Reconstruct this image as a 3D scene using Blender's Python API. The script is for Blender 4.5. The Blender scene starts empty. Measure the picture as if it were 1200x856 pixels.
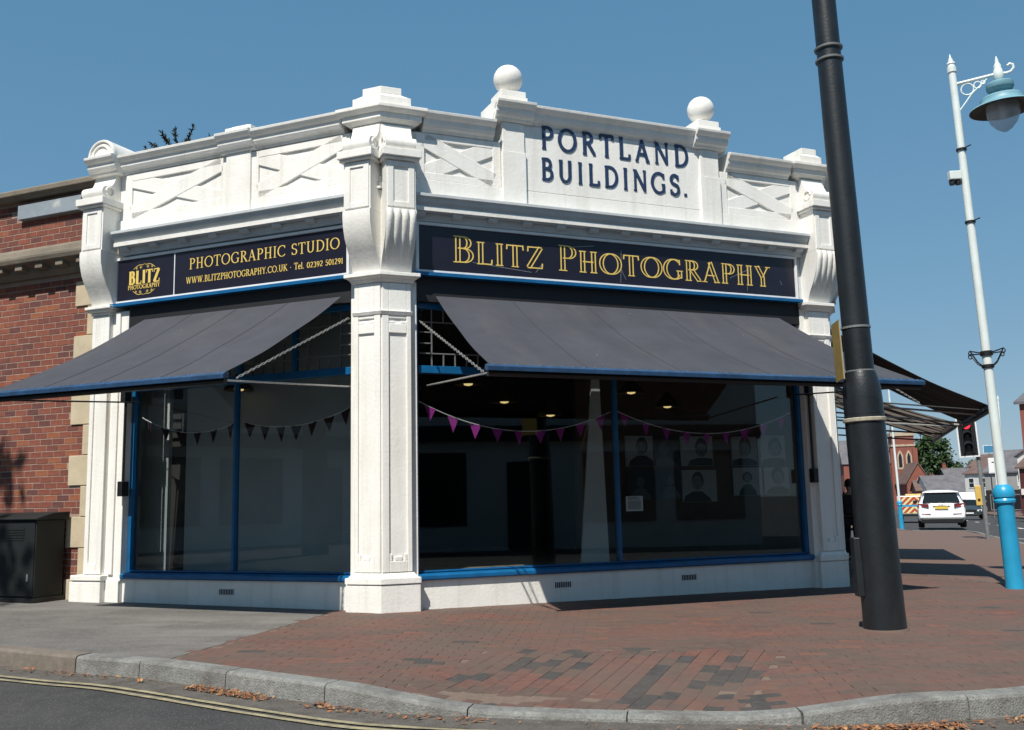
import bpy, bmesh, math, random
from mathutils import Vector, Matrix
random.seed(7)
rad = math.radians
scene = bpy.context.scene
C0 = scene.collection

# ------------------------------------------------------------------ camera
CAM_H = 1.08; PITCH = 0.13938; ROLL = -0.02107
F_ = Vector((0, math.cos(PITCH), math.sin(PITCH))); u0 = Vector((0, -math.sin(PITCH), math.cos(PITCH))); r0 = Vector((1, 0, 0))
R_ = math.cos(ROLL)*r0 + math.sin(ROLL)*u0; U_ = -math.sin(ROLL)*r0 + math.cos(ROLL)*u0
cd = bpy.data.cameras.new('camera'); cam = bpy.data.objects.new('camera', cd); C0.objects.link(cam)
cam.matrix_world = Matrix(((R_.x, U_.x, -F_.x, 0), (R_.y, U_.y, -F_.y, 0), (R_.z, U_.z, -F_.z, CAM_H), (0, 0, 0, 1)))
cd.sensor_width = 36; cd.sensor_fit = 'HORIZONTAL'; cd.lens = 33.937; cd.clip_end = 3000; cd.clip_start = 0.05
scene.camera = cam

# ------------------------------------------------------------------ world and sun
SUN_EL = rad(54)
SUN_DIR = Vector((-0.381*math.cos(SUN_EL), -0.9246*math.cos(SUN_EL), math.sin(SUN_EL)))   # towards the sun
w = bpy.data.worlds.new('World'); scene.world = w; w.use_nodes = True
nt = w.node_tree; bg = nt.nodes['Background']
sky = nt.nodes.new('ShaderNodeTexSky'); sky.sky_type = 'NISHITA'; sky.sun_disc = False
sky.sun_elevation = SUN_EL; sky.sun_rotation = math.atan2(SUN_DIR.x, SUN_DIR.y); sky.air_density = 1.0; sky.dust_density = 0.0; sky.ozone_density = 3.0
sep = nt.nodes.new('ShaderNodeSeparateColor'); com = nt.nodes.new('ShaderNodeCombineColor'); nt.links.new(sky.outputs[0], sep.inputs[0])
for ch, (g_, k_) in enumerate(((0.60, 0.877), (0.40, 1.695), (0.32, 2.471))):      # a clear summer sky: an even blue that pales only a little downwards
    pw = nt.nodes.new('ShaderNodeMath'); pw.operation = 'POWER'; pw.inputs[1].default_value = g_; ml = nt.nodes.new('ShaderNodeMath'); ml.operation = 'MULTIPLY'; ml.inputs[1].default_value = k_
    nt.links.new(sep.outputs[ch], pw.inputs[0]); nt.links.new(pw.outputs[0], ml.inputs[0]); nt.links.new(ml.outputs[0], com.inputs[ch])
nt.links.new(com.outputs[0], bg.inputs[0]); bg.inputs[1].default_value = 0.10
sl = bpy.data.lights.new('sun', 'SUN'); sl.energy = 5.0; sl.angle = rad(0.5); sl.color = (1, 0.95, 0.87)
so = bpy.data.objects.new('sun', sl); C0.objects.link(so); so.rotation_euler = SUN_DIR.to_track_quat('Z', 'Y').to_euler(); so.location = (0, 0, 30)
vs = scene.view_settings; vs.view_transform = 'Standard'; vs.look = 'None'; vs.exposure = 0.28; vs.gamma = 1

# ------------------------------------------------------------------ materials
def mat(name, col, rough=0.6, var=0.12, scale=6.0, bump=0.0, bscale=60.0, metal=0.0, col2=None, thr=None, spec=0.5, rnd=0.0, emit=None, estr=0.0):
    m = bpy.data.materials.new(name); m.use_nodes = True
    n = m.node_tree.nodes; l = m.node_tree.links; b = n['Principled BSDF']
    b.inputs['Roughness'].default_value = rough; b.inputs['Metallic'].default_value = metal
    b.inputs['Specular IOR Level'].default_value = spec
    tc = n.new('ShaderNodeTexCoord')
    no = n.new('ShaderNodeTexNoise'); no.inputs['Scale'].default_value = scale; no.inputs['Detail'].default_value = 6; no.inputs['Roughness'].default_value = 0.65
    l.new(tc.outputs['Object'], no.inputs['Vector'])
    cr = n.new('ShaderNodeValToRGB')
    c2 = col2 if col2 else tuple(c*(1-var*2) for c in col)
    c1 = col if col2 else tuple(min(1, c*(1+var)) for c in col)
    t = thr if thr else (0.3, 0.7)
    cr.color_ramp.elements[0].position = t[0]; cr.color_ramp.elements[0].color = (*c2, 1)
    cr.color_ramp.elements[1].position = t[1]; cr.color_ramp.elements[1].color = (*c1, 1)
    l.new(no.outputs['Fac'], cr.inputs['Fac'])
    out = cr.outputs['Color']
    if rnd > 0:
        oi = n.new('ShaderNodeObjectInfo'); hs = n.new('ShaderNodeHueSaturation'); mr = n.new('ShaderNodeMapRange')
        mr.inputs['To Min'].default_value = 1-rnd; mr.inputs['To Max'].default_value = 1+rnd
        l.new(oi.outputs['Random'], mr.inputs['Value']); l.new(mr.outputs['Result'], hs.inputs['Value']); l.new(out, hs.inputs['Color']); out = hs.outputs['Color']
    l.new(out, b.inputs['Base Color'])
    if bump > 0:
        n2 = n.new('ShaderNodeTexNoise'); n2.inputs['Scale'].default_value = bscale; n2.inputs['Detail'].default_value = 5
        l.new(tc.outputs['Object'], n2.inputs['Vector'])
        bp = n.new('ShaderNodeBump'); bp.inputs['Strength'].default_value = bump; bp.inputs['Distance'].default_value = 0.02
        l.new(n2.outputs['Fac'], bp.inputs['Height']); l.new(bp.outputs['Normal'], b.inputs['Normal'])
    if emit: b.inputs['Emission Color'].default_value = (*emit, 1); b.inputs['Emission Strength'].default_value = estr
    return m

def speck(m, col, scale=120, thr=0.08, mixmax=0.8):
    """small round specks of another colour (gum, grit, chips) on an existing material"""
    n = m.node_tree.nodes; l = m.node_tree.links; b = n['Principled BSDF']
    src = b.inputs['Base Color'].links[0].from_socket
    tc = n.new('ShaderNodeTexCoord'); v = n.new('ShaderNodeTexVoronoi'); v.inputs['Scale'].default_value = scale
    l.new(tc.outputs['Object'], v.inputs['Vector'])
    mr = n.new('ShaderNodeMapRange'); mr.inputs['From Min'].default_value = thr; mr.inputs['From Max'].default_value = thr*1.6
    mr.inputs['To Min'].default_value = mixmax; mr.inputs['To Max'].default_value = 0
    l.new(v.outputs['Distance'], mr.inputs['Value'])
    mx = n.new('ShaderNodeMixRGB'); mx.inputs['Color2'].default_value = (*col, 1)
    l.new(mr.outputs['Result'], mx.inputs['Fac']); l.new(src, mx.inputs['Color1']); l.new(mx.outputs['Color'], b.inputs['Base Color'])
    return m

def stains(m, col, scale=1.2, lo=0.55, hi=0.75, amt=0.5, stretch=(1, 1, 1)):
    n = m.node_tree.nodes; l = m.node_tree.links; b = n['Principled BSDF']
    src = b.inputs['Base Color'].links[0].from_socket
    tc = n.new('ShaderNodeTexCoord'); mp = n.new('ShaderNodeMapping'); mp.inputs['Scale'].default_value = stretch
    l.new(tc.outputs['Object'], mp.inputs['Vector'])
    no = n.new('ShaderNodeTexNoise'); no.inputs['Scale'].default_value = scale; no.inputs['Detail'].default_value = 8; no.inputs['Roughness'].default_value = 0.7
    l.new(mp.outputs['Vector'], no.inputs['Vector'])
    mr = n.new('ShaderNodeMapRange'); mr.inputs['From Min'].default_value = lo; mr.inputs['From Max'].default_value = hi
    mr.inputs['To Min'].default_value = 0; mr.inputs['To Max'].default_value = amt
    l.new(no.outputs['Fac'], mr.inputs['Value'])
    mx = n.new('ShaderNodeMixRGB'); mx.inputs['Color2'].default_value = (*col, 1)
    l.new(mr.outputs['Result'], mx.inputs['Fac']); l.new(src, mx.inputs['Color1']); l.new(mx.outputs['Color'], b.inputs['Base Color'])
    return m

def glassmat(name, tint=(0.8, 0.84, 0.84), boost=0.0):
    m = bpy.data.materials.new(name); m.use_nodes = True
    n = m.node_tree.nodes; l = m.node_tree.links
    n.remove(n['Principled BSDF']); out = n['Material Output']
    tr = n.new('ShaderNodeBsdfTransparent'); tr.inputs[0].default_value = (*tint, 1)
    gl = n.new('ShaderNodeBsdfGlossy'); gl.inputs['Roughness'].default_value = 0.0; gl.inputs[0].default_value = (0.95, 1, 1, 1)
    ge = n.new('ShaderNodeNewGeometry'); dt = n.new('ShaderNodeVectorMath'); dt.operation = 'DOT_PRODUCT'; l.new(ge.outputs['Normal'], dt.inputs[0]); l.new(ge.outputs['Incoming'], dt.inputs[1])
    def mth(op, a, b=None):
        k = n.new('ShaderNodeMath'); k.operation = op
        for i_, v_ in ((0, a), (1, b)):
            if v_ is None: continue
            if isinstance(v_, (int, float)): k.inputs[i_].default_value = v_
            else: l.new(v_, k.inputs[i_])
        return k.outputs[0]
    # Schlick's law on each face of the thin pane
    om = mth('SUBTRACT', 1.0, mth('ABSOLUTE', dt.outputs['Value'])); ad = n.new('ShaderNodeMath'); ad.operation = 'MULTIPLY_ADD'; ad.inputs[1].default_value = 0.96; ad.inputs[2].default_value = 0.04+boost; ad.use_clamp = True
    l.new(mth('POWER', om, 5.0), ad.inputs[0])
    mx = n.new('ShaderNodeMixShader'); l.new(ad.outputs[0], mx.inputs[0]); l.new(tr.outputs[0], mx.inputs[1]); l.new(gl.outputs[0], mx.inputs[2])
    l.new(mx.outputs[0], out.inputs[0])
    return m

def translucent(m, col, f=0.45):
    n = m.node_tree.nodes; l = m.node_tree.links; b = n['Principled BSDF']; t = n.new('ShaderNodeBsdfTranslucent'); t.inputs[0].default_value = (*col, 1)
    x = n.new('ShaderNodeMixShader'); x.inputs[0].default_value = f; l.new(b.outputs[0], x.inputs[1]); l.new(t.outputs[0], x.inputs[2]); l.new(x.outputs[0], n['Material Output'].inputs[0]); return m
def worldpos(m):
    """run the grain and dirt on across the joints instead of restarting on each piece"""
    n = m.node_tree.nodes; l = m.node_tree.links; g = n.new('ShaderNodeNewGeometry')
    for k in list(l):
        if k.from_node.type == 'TEX_COORD': s = k.to_socket; l.remove(k); l.new(g.outputs['Position'], s)
    return m
def bowlmat():
    m = bpy.data.materials.new('frosted_lantern_bowl'); m.use_nodes = True; n = m.node_tree.nodes; l = m.node_tree.links; b = n['Principled BSDF']
    b.inputs['Base Color'].default_value = (0.62, 0.66, 0.70, 1); b.inputs['Roughness'].default_value = 0.25
    t = n.new('ShaderNodeBsdfTransparent'); t.inputs[0].default_value = (.9, .93, .95, 1); x = n.new('ShaderNodeMixShader'); x.inputs[0].default_value = .55
    l.new(b.outputs[0], x.inputs[1]); l.new(t.outputs[0], x.inputs[2]); l.new(x.outputs[0], n['Material Output'].inputs[0]); return m
M = {}
M['lead'] = mat('grey_lead', (0.16, 0.16, 0.16), 0.5, 0.1, 20)
M['white'] = stains(stains(stains(mat('white_masonry_paint', (0.80, 0.785, 0.74), 0.55, 0.03, 3, 0.15, 32), (0.46, 0.42, 0.34), 2.0, 0.50, 0.78, 0.50, (3.5, 3.5, 0.22)), (0.36, 0.33, 0.28), 15, 0.64, 0.76, 0.45), (0.60, 0.55, 0.45), 0.9, 0.5, 0.72, 0.35)
M['greywhite'] = stains(mat('cornice_grey', (0.50, 0.53, 0.54), 0.6, 0.06, 4, 0.15, 40), (0.3, 0.29, 0.26), 5, 0.55, 0.8, 0.4)  # greyer than the wall white, for cornice, modillions and fascia wall
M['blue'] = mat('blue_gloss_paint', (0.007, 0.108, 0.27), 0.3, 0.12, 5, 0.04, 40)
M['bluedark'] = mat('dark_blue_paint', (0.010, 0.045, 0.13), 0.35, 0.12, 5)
M['navy'] = mat('navy_letter_paint', (0.018, 0.04, 0.10), 0.45, 0.15, 12, 0.05, 60)
M['board'] = speck(mat('dark_sign_vinyl', (0.012, 0.011, 0.022), 0.28, 0.10, 3), (0.2, 0.2, 0.22), 34, 0.02, 0.35)
M['gold'] = mat('gold_lettering', (0.72, 0.52, 0.13), 0.45, 0.06, 9)
M['frame'] = mat('white_trim', (0.72, 0.73, 0.73), 0.4, 0.05, 8)
M['black'] = mat('shade_black', (0.008, 0.008, 0.010), 0.6, 0.1, 5)
M['awning'] = stains(mat('dark_grey_awning_canvas', (0.045, 0.048, 0.060), 0.85, 0.10, 2.2, 0.25, 7), (0.085, 0.08, 0.08), 1.3, 0.50, 0.75, 0.45, (1.5, 0.5, 0.5))
speck(M['awning'], (0.30, 0.29, 0.27), 3.1, 0.018, 0.7)
M['seam'] = mat('awning_seam', (0.039, 0.041, 0.051), 0.85, 0.07, 2.5)
M['awningdk'] = mat('black_awning_canvas', (0.030, 0.027, 0.027), 0.85, 0.07, 2.5, 0.12, 220)
M['stripe'] = translucent(mat('pale_awning_stripe', (0.62, 0.58, 0.54), 0.85, 0.07, 3, 0.1, 200), (0.60, 0.55, 0.50), .5)
M['stripedk'] = mat('brown_awning_stripe', (0.035, 0.028, 0.026), 0.85, 0.07, 3, 0.1, 200)
M['bar'] = mat('awning_bar_paint', (0.022, 0.065, 0.145), 0.45, 0.2, 9)
M['iron'] = mat('black_iron', (0.010, 0.010, 0.011), 0.45, 0.2, 12)
M['chain'] = mat('galvanised_steel', (0.42, 0.42, 0.40), 0.45, 0.15, 20, metal=0.6)
M['glass'] = glassmat('shop_window_glass', (0.84, 0.87, 0.87))
M['lamp_glass'] = bowlmat()
M['mortar'] = mat('pale_mortar', (0.33, 0.24, 0.19), 0.9, 0.12, 10, 0.2, 80)
M['stone'] = stains(mat('cream_quoin_stone', (0.50, 0.42, 0.29), 0.85, 0.08, 4, 0.2, 70), (0.3, 0.25, 0.18), 3, 0.6, 0.8, 0.3)
M['oldstone'] = stains(mat('weathered_coping_stone', (0.23, 0.195, 0.15), 0.9, 0.15, 5, 0.3, 50), (0.05, 0.045, 0.035), 2.5, 0.45, 0.7, 0.75)
M['plaque'] = stains(mat('faded_grey_plaque', (0.25, 0.29, 0.33), 0.7, 0.08, 5), (0.52, 0.52, 0.48), 3.5, 0.55, 0.65, 0.7)
bricks_cols = [(0.205, 0.060, 0.038), (0.230, 0.071, 0.042), (0.165, 0.053, 0.038), (0.125, 0.046, 0.039), (0.28, 0.092, 0.044)]
M['brick'] = [stains(mat('red_brick_%d' % i, c, 0.9, 0.16, 9, 0.3, 90), (0.06, 0.03, 0.025), 2.2, 0.58, 0.78, 0.5) for i, c in enumerate(bricks_cols)]
pav_cols = [(0.150, 0.068, 0.050), (0.134, 0.066, 0.051), (0.116, 0.068, 0.053), (0.100, 0.068, 0.053), (0.185, 0.074, 0.048)]
def pavemat(nm, c): return worldpos(speck(stains(mat(nm, c, 0.85, 0.14, 14, 0.22, 160), (0.112, 0.078, 0.061), 0.9, 0.36, 0.62, 0.75), (0.40, 0.38, 0.34), 16, 0.022, 0.55))
M['paver'] = [pavemat('red_paver_%d' % i, c) for i, c in enumerate(pav_cols)]
M['paverdk'] = worldpos(speck(stains(mat('charcoal_paver', (0.056, 0.051, 0.048), 0.8, 0.15, 14, 0.2, 160), (0.080, 0.064, 0.054), 1.6, 0.42, 0.62, 0.6), (0.42, 0.40, 0.36), 20, 0.045, 0.7))
M['sand'] = mat('jointing_sand', (0.165, 0.118, 0.09), 0.95, 0.12, 20, 0.2, 120)
M['tarmac'] = speck(stains(mat('footway_tarmac', (0.125, 0.117, 0.108), 0.9, 0.10, 2.0, 0.5, 190), (0.25, 0.24, 0.225), 0.8, 0.47, 0.72, 0.75, (0.6, 1.8, 1)), (0.33, 0.31, 0.28), 60, 0.20, 0.6)
stains(M['tarmac'], (0.075, 0.072, 0.068), 1.7, 0.52, 0.7, 0.6)
stains(M['tarmac'], (0.21, 0.20, 0.185), 26, 0.5, 0.62, 0.4)
M['road'] = speck(stains(mat('road_asphalt', (0.042, 0.041, 0.041), 0.88, 0.12, 3, 0.5, 150), (0.072, 0.069, 0.065), 0.7, 0.46, 0.66, 0.7), (0.20, 0.195, 0.185), 55, 0.16, 0.6)
stains(M['road'], (0.022, 0.021, 0.021), 1.9, 0.56, 0.70, 0.7, (1, .5, 1))
M['gutter'] = speck(mat('gritty_gutter', (0.10, 0.089, 0.077), 0.95, 0.2, 7, 0.5, 120), (0.30, 0.27, 0.24), 60, 0.14, 0.6)
M['kerb'] = speck(stains(stains(mat('granite_kerb', (0.225, 0.225, 0.21), 0.85, 0.16, 30, 0.5, 90), (0.09, 0.083, 0.074), 2.6, 0.44, 0.66, 0.75), (0.33, 0.32, 0.30), 7, 0.56, 0.66, 0.5), (0.11, 0.11, 0.11), 75, 0.20, 0.6)
M['kerbold'] = speck(stains(mat('brownish_kerb', (0.18, 0.15, 0.12), 0.9, 0.14, 20, 0.3, 130), (0.12, 0.10, 0.085), 3, 0.45, 0.7, 0.6), (0.10, 0.09, 0.08), 75, 0.2, 0.5)
M['yellow'] = stains(mat('worn_yellow_line', (0.35, 0.305, 0.18), 0.8, 0.10, 8), (0.13, 0.115, 0.09), 9, 0.42, 0.66, 0.85)
M['whiteline'] = mat('worn_white_line', (0.62, 0.61, 0.58), 0.8, 0.15, 8)
M['leaf_lit'] = [mat('dry_leaf_%d' % i, c, 0.85, 0.2, 30) for i, c in enumerate([(0.34, 0.13, 0.045), (0.26, 0.11, 0.05), (0.42, 0.24, 0.10), (0.18, 0.085, 0.045)])]
M['pole'] = stains(stains(stains(mat('black_pole_paint', (0.012, 0.015, 0.018), 0.40, 0.15, 6, 0.10, 40), (0.040, 0.039, 0.037), 3, 0.54, 0.74, 0.40, (1, 1, .3)), (0.5, 0.5, 0.47), 38, 0.70, 0.74, 0.8), (0.30, 0.29, 0.27), 5, 0.66, 0.74, 0.5, (1, 1, .5))
M['rope'] = mat('cream_band', (0.42, 0.38, 0.29), 0.7, 0.15, 25)
M['lampwhite'] = stains(mat('pale_lamp_paint', (0.66, 0.72, 0.70), 0.45, 0.05, 4), (0.4, 0.42, 0.4), 6, 0.6, 0.8, 0.4)
M['lampblue'] = stains(mat('bright_blue_paint', (0.022, 0.30, 0.52), 0.35, 0.07, 4), (0.02, 0.2, 0.36), 5, 0.55, 0.8, 0.4)
M['lanternblue'] = stains(mat('weathered_lantern_blue', (0.16, 0.33, 0.39), 0.5, 0.1, 6), (0.22, 0.20, 0.16), 6, 0.58, 0.8, 0.5)
M['lanterndk'] = mat('lantern_underside', (0.09, 0.075, 0.062), 0.7, 0.2, 8)
M['grey'] = mat('grey_steel_post', (0.17, 0.18, 0.18), 0.5, 0.1, 8)
M['cab'] = stains(mat('dark_green_cabinet', (0.005, 0.008, 0.008), 0.65, 0.2, 6, 0.05, 30), (0.03, 0.03, 0.03), 4, 0.6, 0.8, 0.3)
M['platey'] = mat('yellow_sign_back', (0.38, 0.26, 0.06), 0.5, 0.15, 10)
M['plateedge'] = mat('grey_sign_edge', (0.34, 0.33, 0.30), 0.5, 0.15, 10)
M['flagred'] = mat('maroon_flag', (0.035, 0.004, 0.010), 0.8, 0.15, 20)
M['flagmag'] = mat('magenta_flag', (0.40, 0.030, 0.30), 0.8, 0.12, 20)
M['string'] = mat('white_cord', (0.85, 0.83, 0.80), 0.8, 0.1, 40)
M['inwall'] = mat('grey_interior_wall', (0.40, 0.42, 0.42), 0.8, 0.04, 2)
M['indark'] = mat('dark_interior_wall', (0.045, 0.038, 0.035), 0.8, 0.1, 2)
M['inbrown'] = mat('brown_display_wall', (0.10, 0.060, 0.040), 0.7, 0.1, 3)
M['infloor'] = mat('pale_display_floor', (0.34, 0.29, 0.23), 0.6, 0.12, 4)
M['inpanel'] = mat('pale_display_board', (0.55, 0.55, 0.53), 0.7, 0.03, 3)
M['print'] = mat('photo_paper', (0.40, 0.40, 0.40), 0.5, 0.05, 4)
M['printdk'] = mat('photo_dark_tone', (0.035, 0.035, 0.037), 0.5, 0.1, 6)
M['printlight'] = mat('photo_light_tone', (0.20, 0.20, 0.20), 0.5, 0.10, 14)
M['printmid'] = mat('photo_mid_tone', (0.12, 0.12, 0.12), 0.5, 0.12, 14)
M['paper'] = mat('white_notice_paper', (0.75, 0.75, 0.73), 0.6, 0.03, 6)
M['brass'] = mat('brass_lampshade', (0.10, 0.08, 0.05), 0.35, 0.1, 8, metal=0.7)
M['bulb'] = mat('warm_lit_bulb', (0.9, 0.8, 0.5), 0.5, 0.02, 4, emit=(1.0, 0.72, 0.30), estr=0.8)
M['roof'] = mat('flat_roof_felt', (0.09, 0.09, 0.09), 0.9, 0.1, 3)
M['skin'] = mat('skin', (0.40, 0.25, 0.18), 0.5, 0.08, 12)
M['hair'] = mat('dark_hair', (0.018, 0.014, 0.012), 0.6, 0.2, 40)
M['jacket'] = mat('dark_jacket', (0.012, 0.012, 0.015), 0.8, 0.2, 10)
M['jeans'] = mat('dark_trousers', (0.014, 0.015, 0.020), 0.85, 0.2, 10)
M['bag'] = mat('black_backpack', (0.010, 0.010, 0.012), 0.7, 0.2, 10)
M['carwhite'] = mat('white_car_paint', (0.78, 0.78, 0.78), 0.25, 0.01, 2)
M['cardark'] = mat('dark_grey_car_paint', (0.035, 0.045, 0.050), 0.25, 0.05, 2)
M['carglass'] = mat('car_glass', (0.010, 0.013, 0.014), 0.06, 0.05, 2)
M['tyre'] = mat('tyre_rubber', (0.012, 0.012, 0.012), 0.85, 0.15, 12)
M['rim'] = mat('alloy_rim', (0.35, 0.35, 0.36), 0.35, 0.1, 8, metal=0.8)
M['tail'] = mat('red_lens', (0.13, 0.004, 0.010), 0.5, 0.1, 12)
M['redlit'] = mat('lit_red_signal', (0.5, 0.02, 0.02), 0.4, 0.02, 4, emit=(1.0, 0.03, 0.05), estr=1.6)
M['lensdk'] = mat('unlit_signal_lens', (0.012, 0.014, 0.014), 0.3, 0.1, 8)
M['plateyel'] = mat('yellow_number_plate', (0.62, 0.43, 0.04), 0.5, 0.04, 4)
M['chevy'] = mat('yellow_reflective', (0.66, 0.60, 0.28), 0.4, 0.04, 6)
M['chevr'] = mat('red_reflective', (0.42, 0.05, 0.035), 0.4, 0.06, 6)
M['btnyel'] = mat('yellow_push_box', (0.60, 0.40, 0.10), 0.5, 0.06, 6)
M['slate'] = mat('grey_slate_roof', (0.13, 0.125, 0.135), 0.8, 0.18, 0.9, 0.2, 8)
M['tile'] = mat('brown_tile_roof', (0.15, 0.095, 0.08), 0.85, 0.18, 0.9, 0.2, 8)
M['render'] = mat('white_render', (0.66, 0.65, 0.61), 0.8, 0.06, 0.6)
M['rendergrey'] = mat('grey_render', (0.30, 0.30, 0.29), 0.8, 0.08, 0.6)
M['rendermid'] = mat('pale_warm_render', (0.66, 0.63, 0.58), 0.8, 0.08, 0.6)
M['cream'] = mat('cream_render', (0.50, 0.40, 0.28), 0.8, 0.08, 0.6)
M['farbrick'] = mat('far_red_brick', (0.26, 0.085, 0.055), 0.9, 0.16, 1.2, col2=(0.19, 0.065, 0.05))
M['maroon'] = mat('maroon_shopfront', (0.085, 0.022, 0.022), 0.5, 0.12, 2)
M['timber'] = mat('dark_timber', (0.018, 0.015, 0.013), 0.8, 0.2, 3)
M['darkpane'] = mat('dark_window_pane', (0.012, 0.015, 0.018), 0.1, 0.1, 1)
M['stonewarm'] = mat('pale_church_stone', (0.46, 0.37, 0.27), 0.85, 0.12, 1)
M['signblue'] = mat('blue_sign_face', (0.05, 0.20, 0.36), 0.5, 0.06, 2)
M['bark'] = mat('bark', (0.085, 0.062, 0.045), 0.9, 0.25, 6, 0.5, 20)
M['leaf'] = [mat('leaf_green_%d' % i, c, 0.6, 0.25, 3) for i, c in enumerate([(0.035, 0.075, 0.020), (0.050, 0.100, 0.028), (0.024, 0.055, 0.017), (0.075, 0.125, 0.04)])]
M['fir'] = [mat('fir_green_%d' % i, c, 0.7, 0.25, 8) for i, c in enumerate([(0.022, 0.040, 0.018), (0.035, 0.052, 0.022), (0.05, 0.05, 0.03)])]

# brick-paved far footway: pattern too small to pick apart
def paving_texture():
    m = bpy.data.materials.new('far_brick_paving'); m.use_nodes = True
    n = m.node_tree.nodes; l = m.node_tree.links; b = n['Principled BSDF']; b.inputs['Roughness'].default_value = 0.88
    tc = n.new('ShaderNodeTexCoord'); mp = n.new('ShaderNodeMapping'); mp.inputs['Rotation'].default_value = (0, 0, rad(22.4))
    br = n.new('ShaderNodeTexBrick'); br.inputs['Scale'].default_value = 1; br.inputs['Brick Width'].default_value = 0.2; br.inputs['Row Height'].default_value = 0.1
    br.inputs['Mortar Size'].default_value = 0.004; br.inputs['Color1'].default_value = (0.175, 0.080, 0.058, 1); br.inputs['Color2'].default_value = (0.120, 0.078, 0.060, 1); br.inputs['Mortar'].default_value = (0.14, 0.105, 0.08, 1)
    no = n.new('ShaderNodeTexNoise'); no.inputs['Scale'].default_value = 0.9; no.inputs['Detail'].default_value = 8
    mx = n.new('ShaderNodeMixRGB'); mx.blend_type = 'MIX'; mx.inputs['Color2'].default_value = (0.128, 0.088, 0.068, 1)
    l.new(tc.outputs['Object'], mp.inputs['Vector']); l.new(mp.outputs['Vector'], br.inputs['Vector']); l.new(tc.outputs['Object'], no.inputs['Vector'])
    l.new(br.outputs['Color'], mx.inputs['Color1']); l.new(no.outputs['Fac'], mx.inputs['Fac']); l.new(mx.outputs['Color'], b.inputs['Base Color'])
    return m
M['farpave'] = paving_texture()

# ------------------------------------------------------------------ object helpers
W = {}
def wm(o): return W.get(o.name, Matrix.Identity(4)) if o else Matrix.Identity(4)
def link(o, parent=None, world=None):
    C0.objects.link(o)
    world = world if world is not None else wm(parent)
    W[o.name] = world.copy()
    if parent:
        o.parent = parent; loc = wm(parent).inverted() @ world
    else: loc = world
    l, r, s = loc.decompose(); o.location = l; o.rotation_euler = r.to_euler(); o.scale = s
    return o
def tag(o, label=None, cat=None, group=None, kind=None):
    if label: o['label'] = label
    if cat: o['category'] = cat
    if group: o['group'] = group
    if kind: o['kind'] = kind
    return o
def TR(x=0, y=0, z=0, rz=0): return Matrix.Translation((x, y, z)) @ Matrix.Rotation(rz, 4, 'Z')
def thing(name, label, cat, world=None, group=None):
    o = bpy.data.objects.new(name, None); o.empty_display_size = 0.2
    link(o, None, world if world is not None else Matrix.Identity(4)); tag(o, label, cat, group); return o
def dup(root, world, label=None, group=None):
    base = wm(root)
    def cp(o, parent, world):
        c = o.copy(); link(c, parent, world)
        for ch in list(o.children):
            if ch.name in W: cp(ch, c, world @ (wm(o).inverted() @ wm(ch)))
        return c
    r = cp(root, None, world)
    if label: r['label'] = label
    if group: r['group'] = group
    return r

class Fr:
    """a facade's own frame: s along the wall, o outward, z up"""
    def __init__(self, x, y, rot, sg): self.M = TR(x, y, 0, rot); self.sg = sg
    def P(self, s, o, z): return Vector((self.sg*s, -o, z))
    def at(self, s, o, z=0): return self.M @ self.P(s, o, z)
    def mtx(self, s, o, z): return self.M @ Matrix.Translation(self.P(s, o, z))
ID = None

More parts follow.
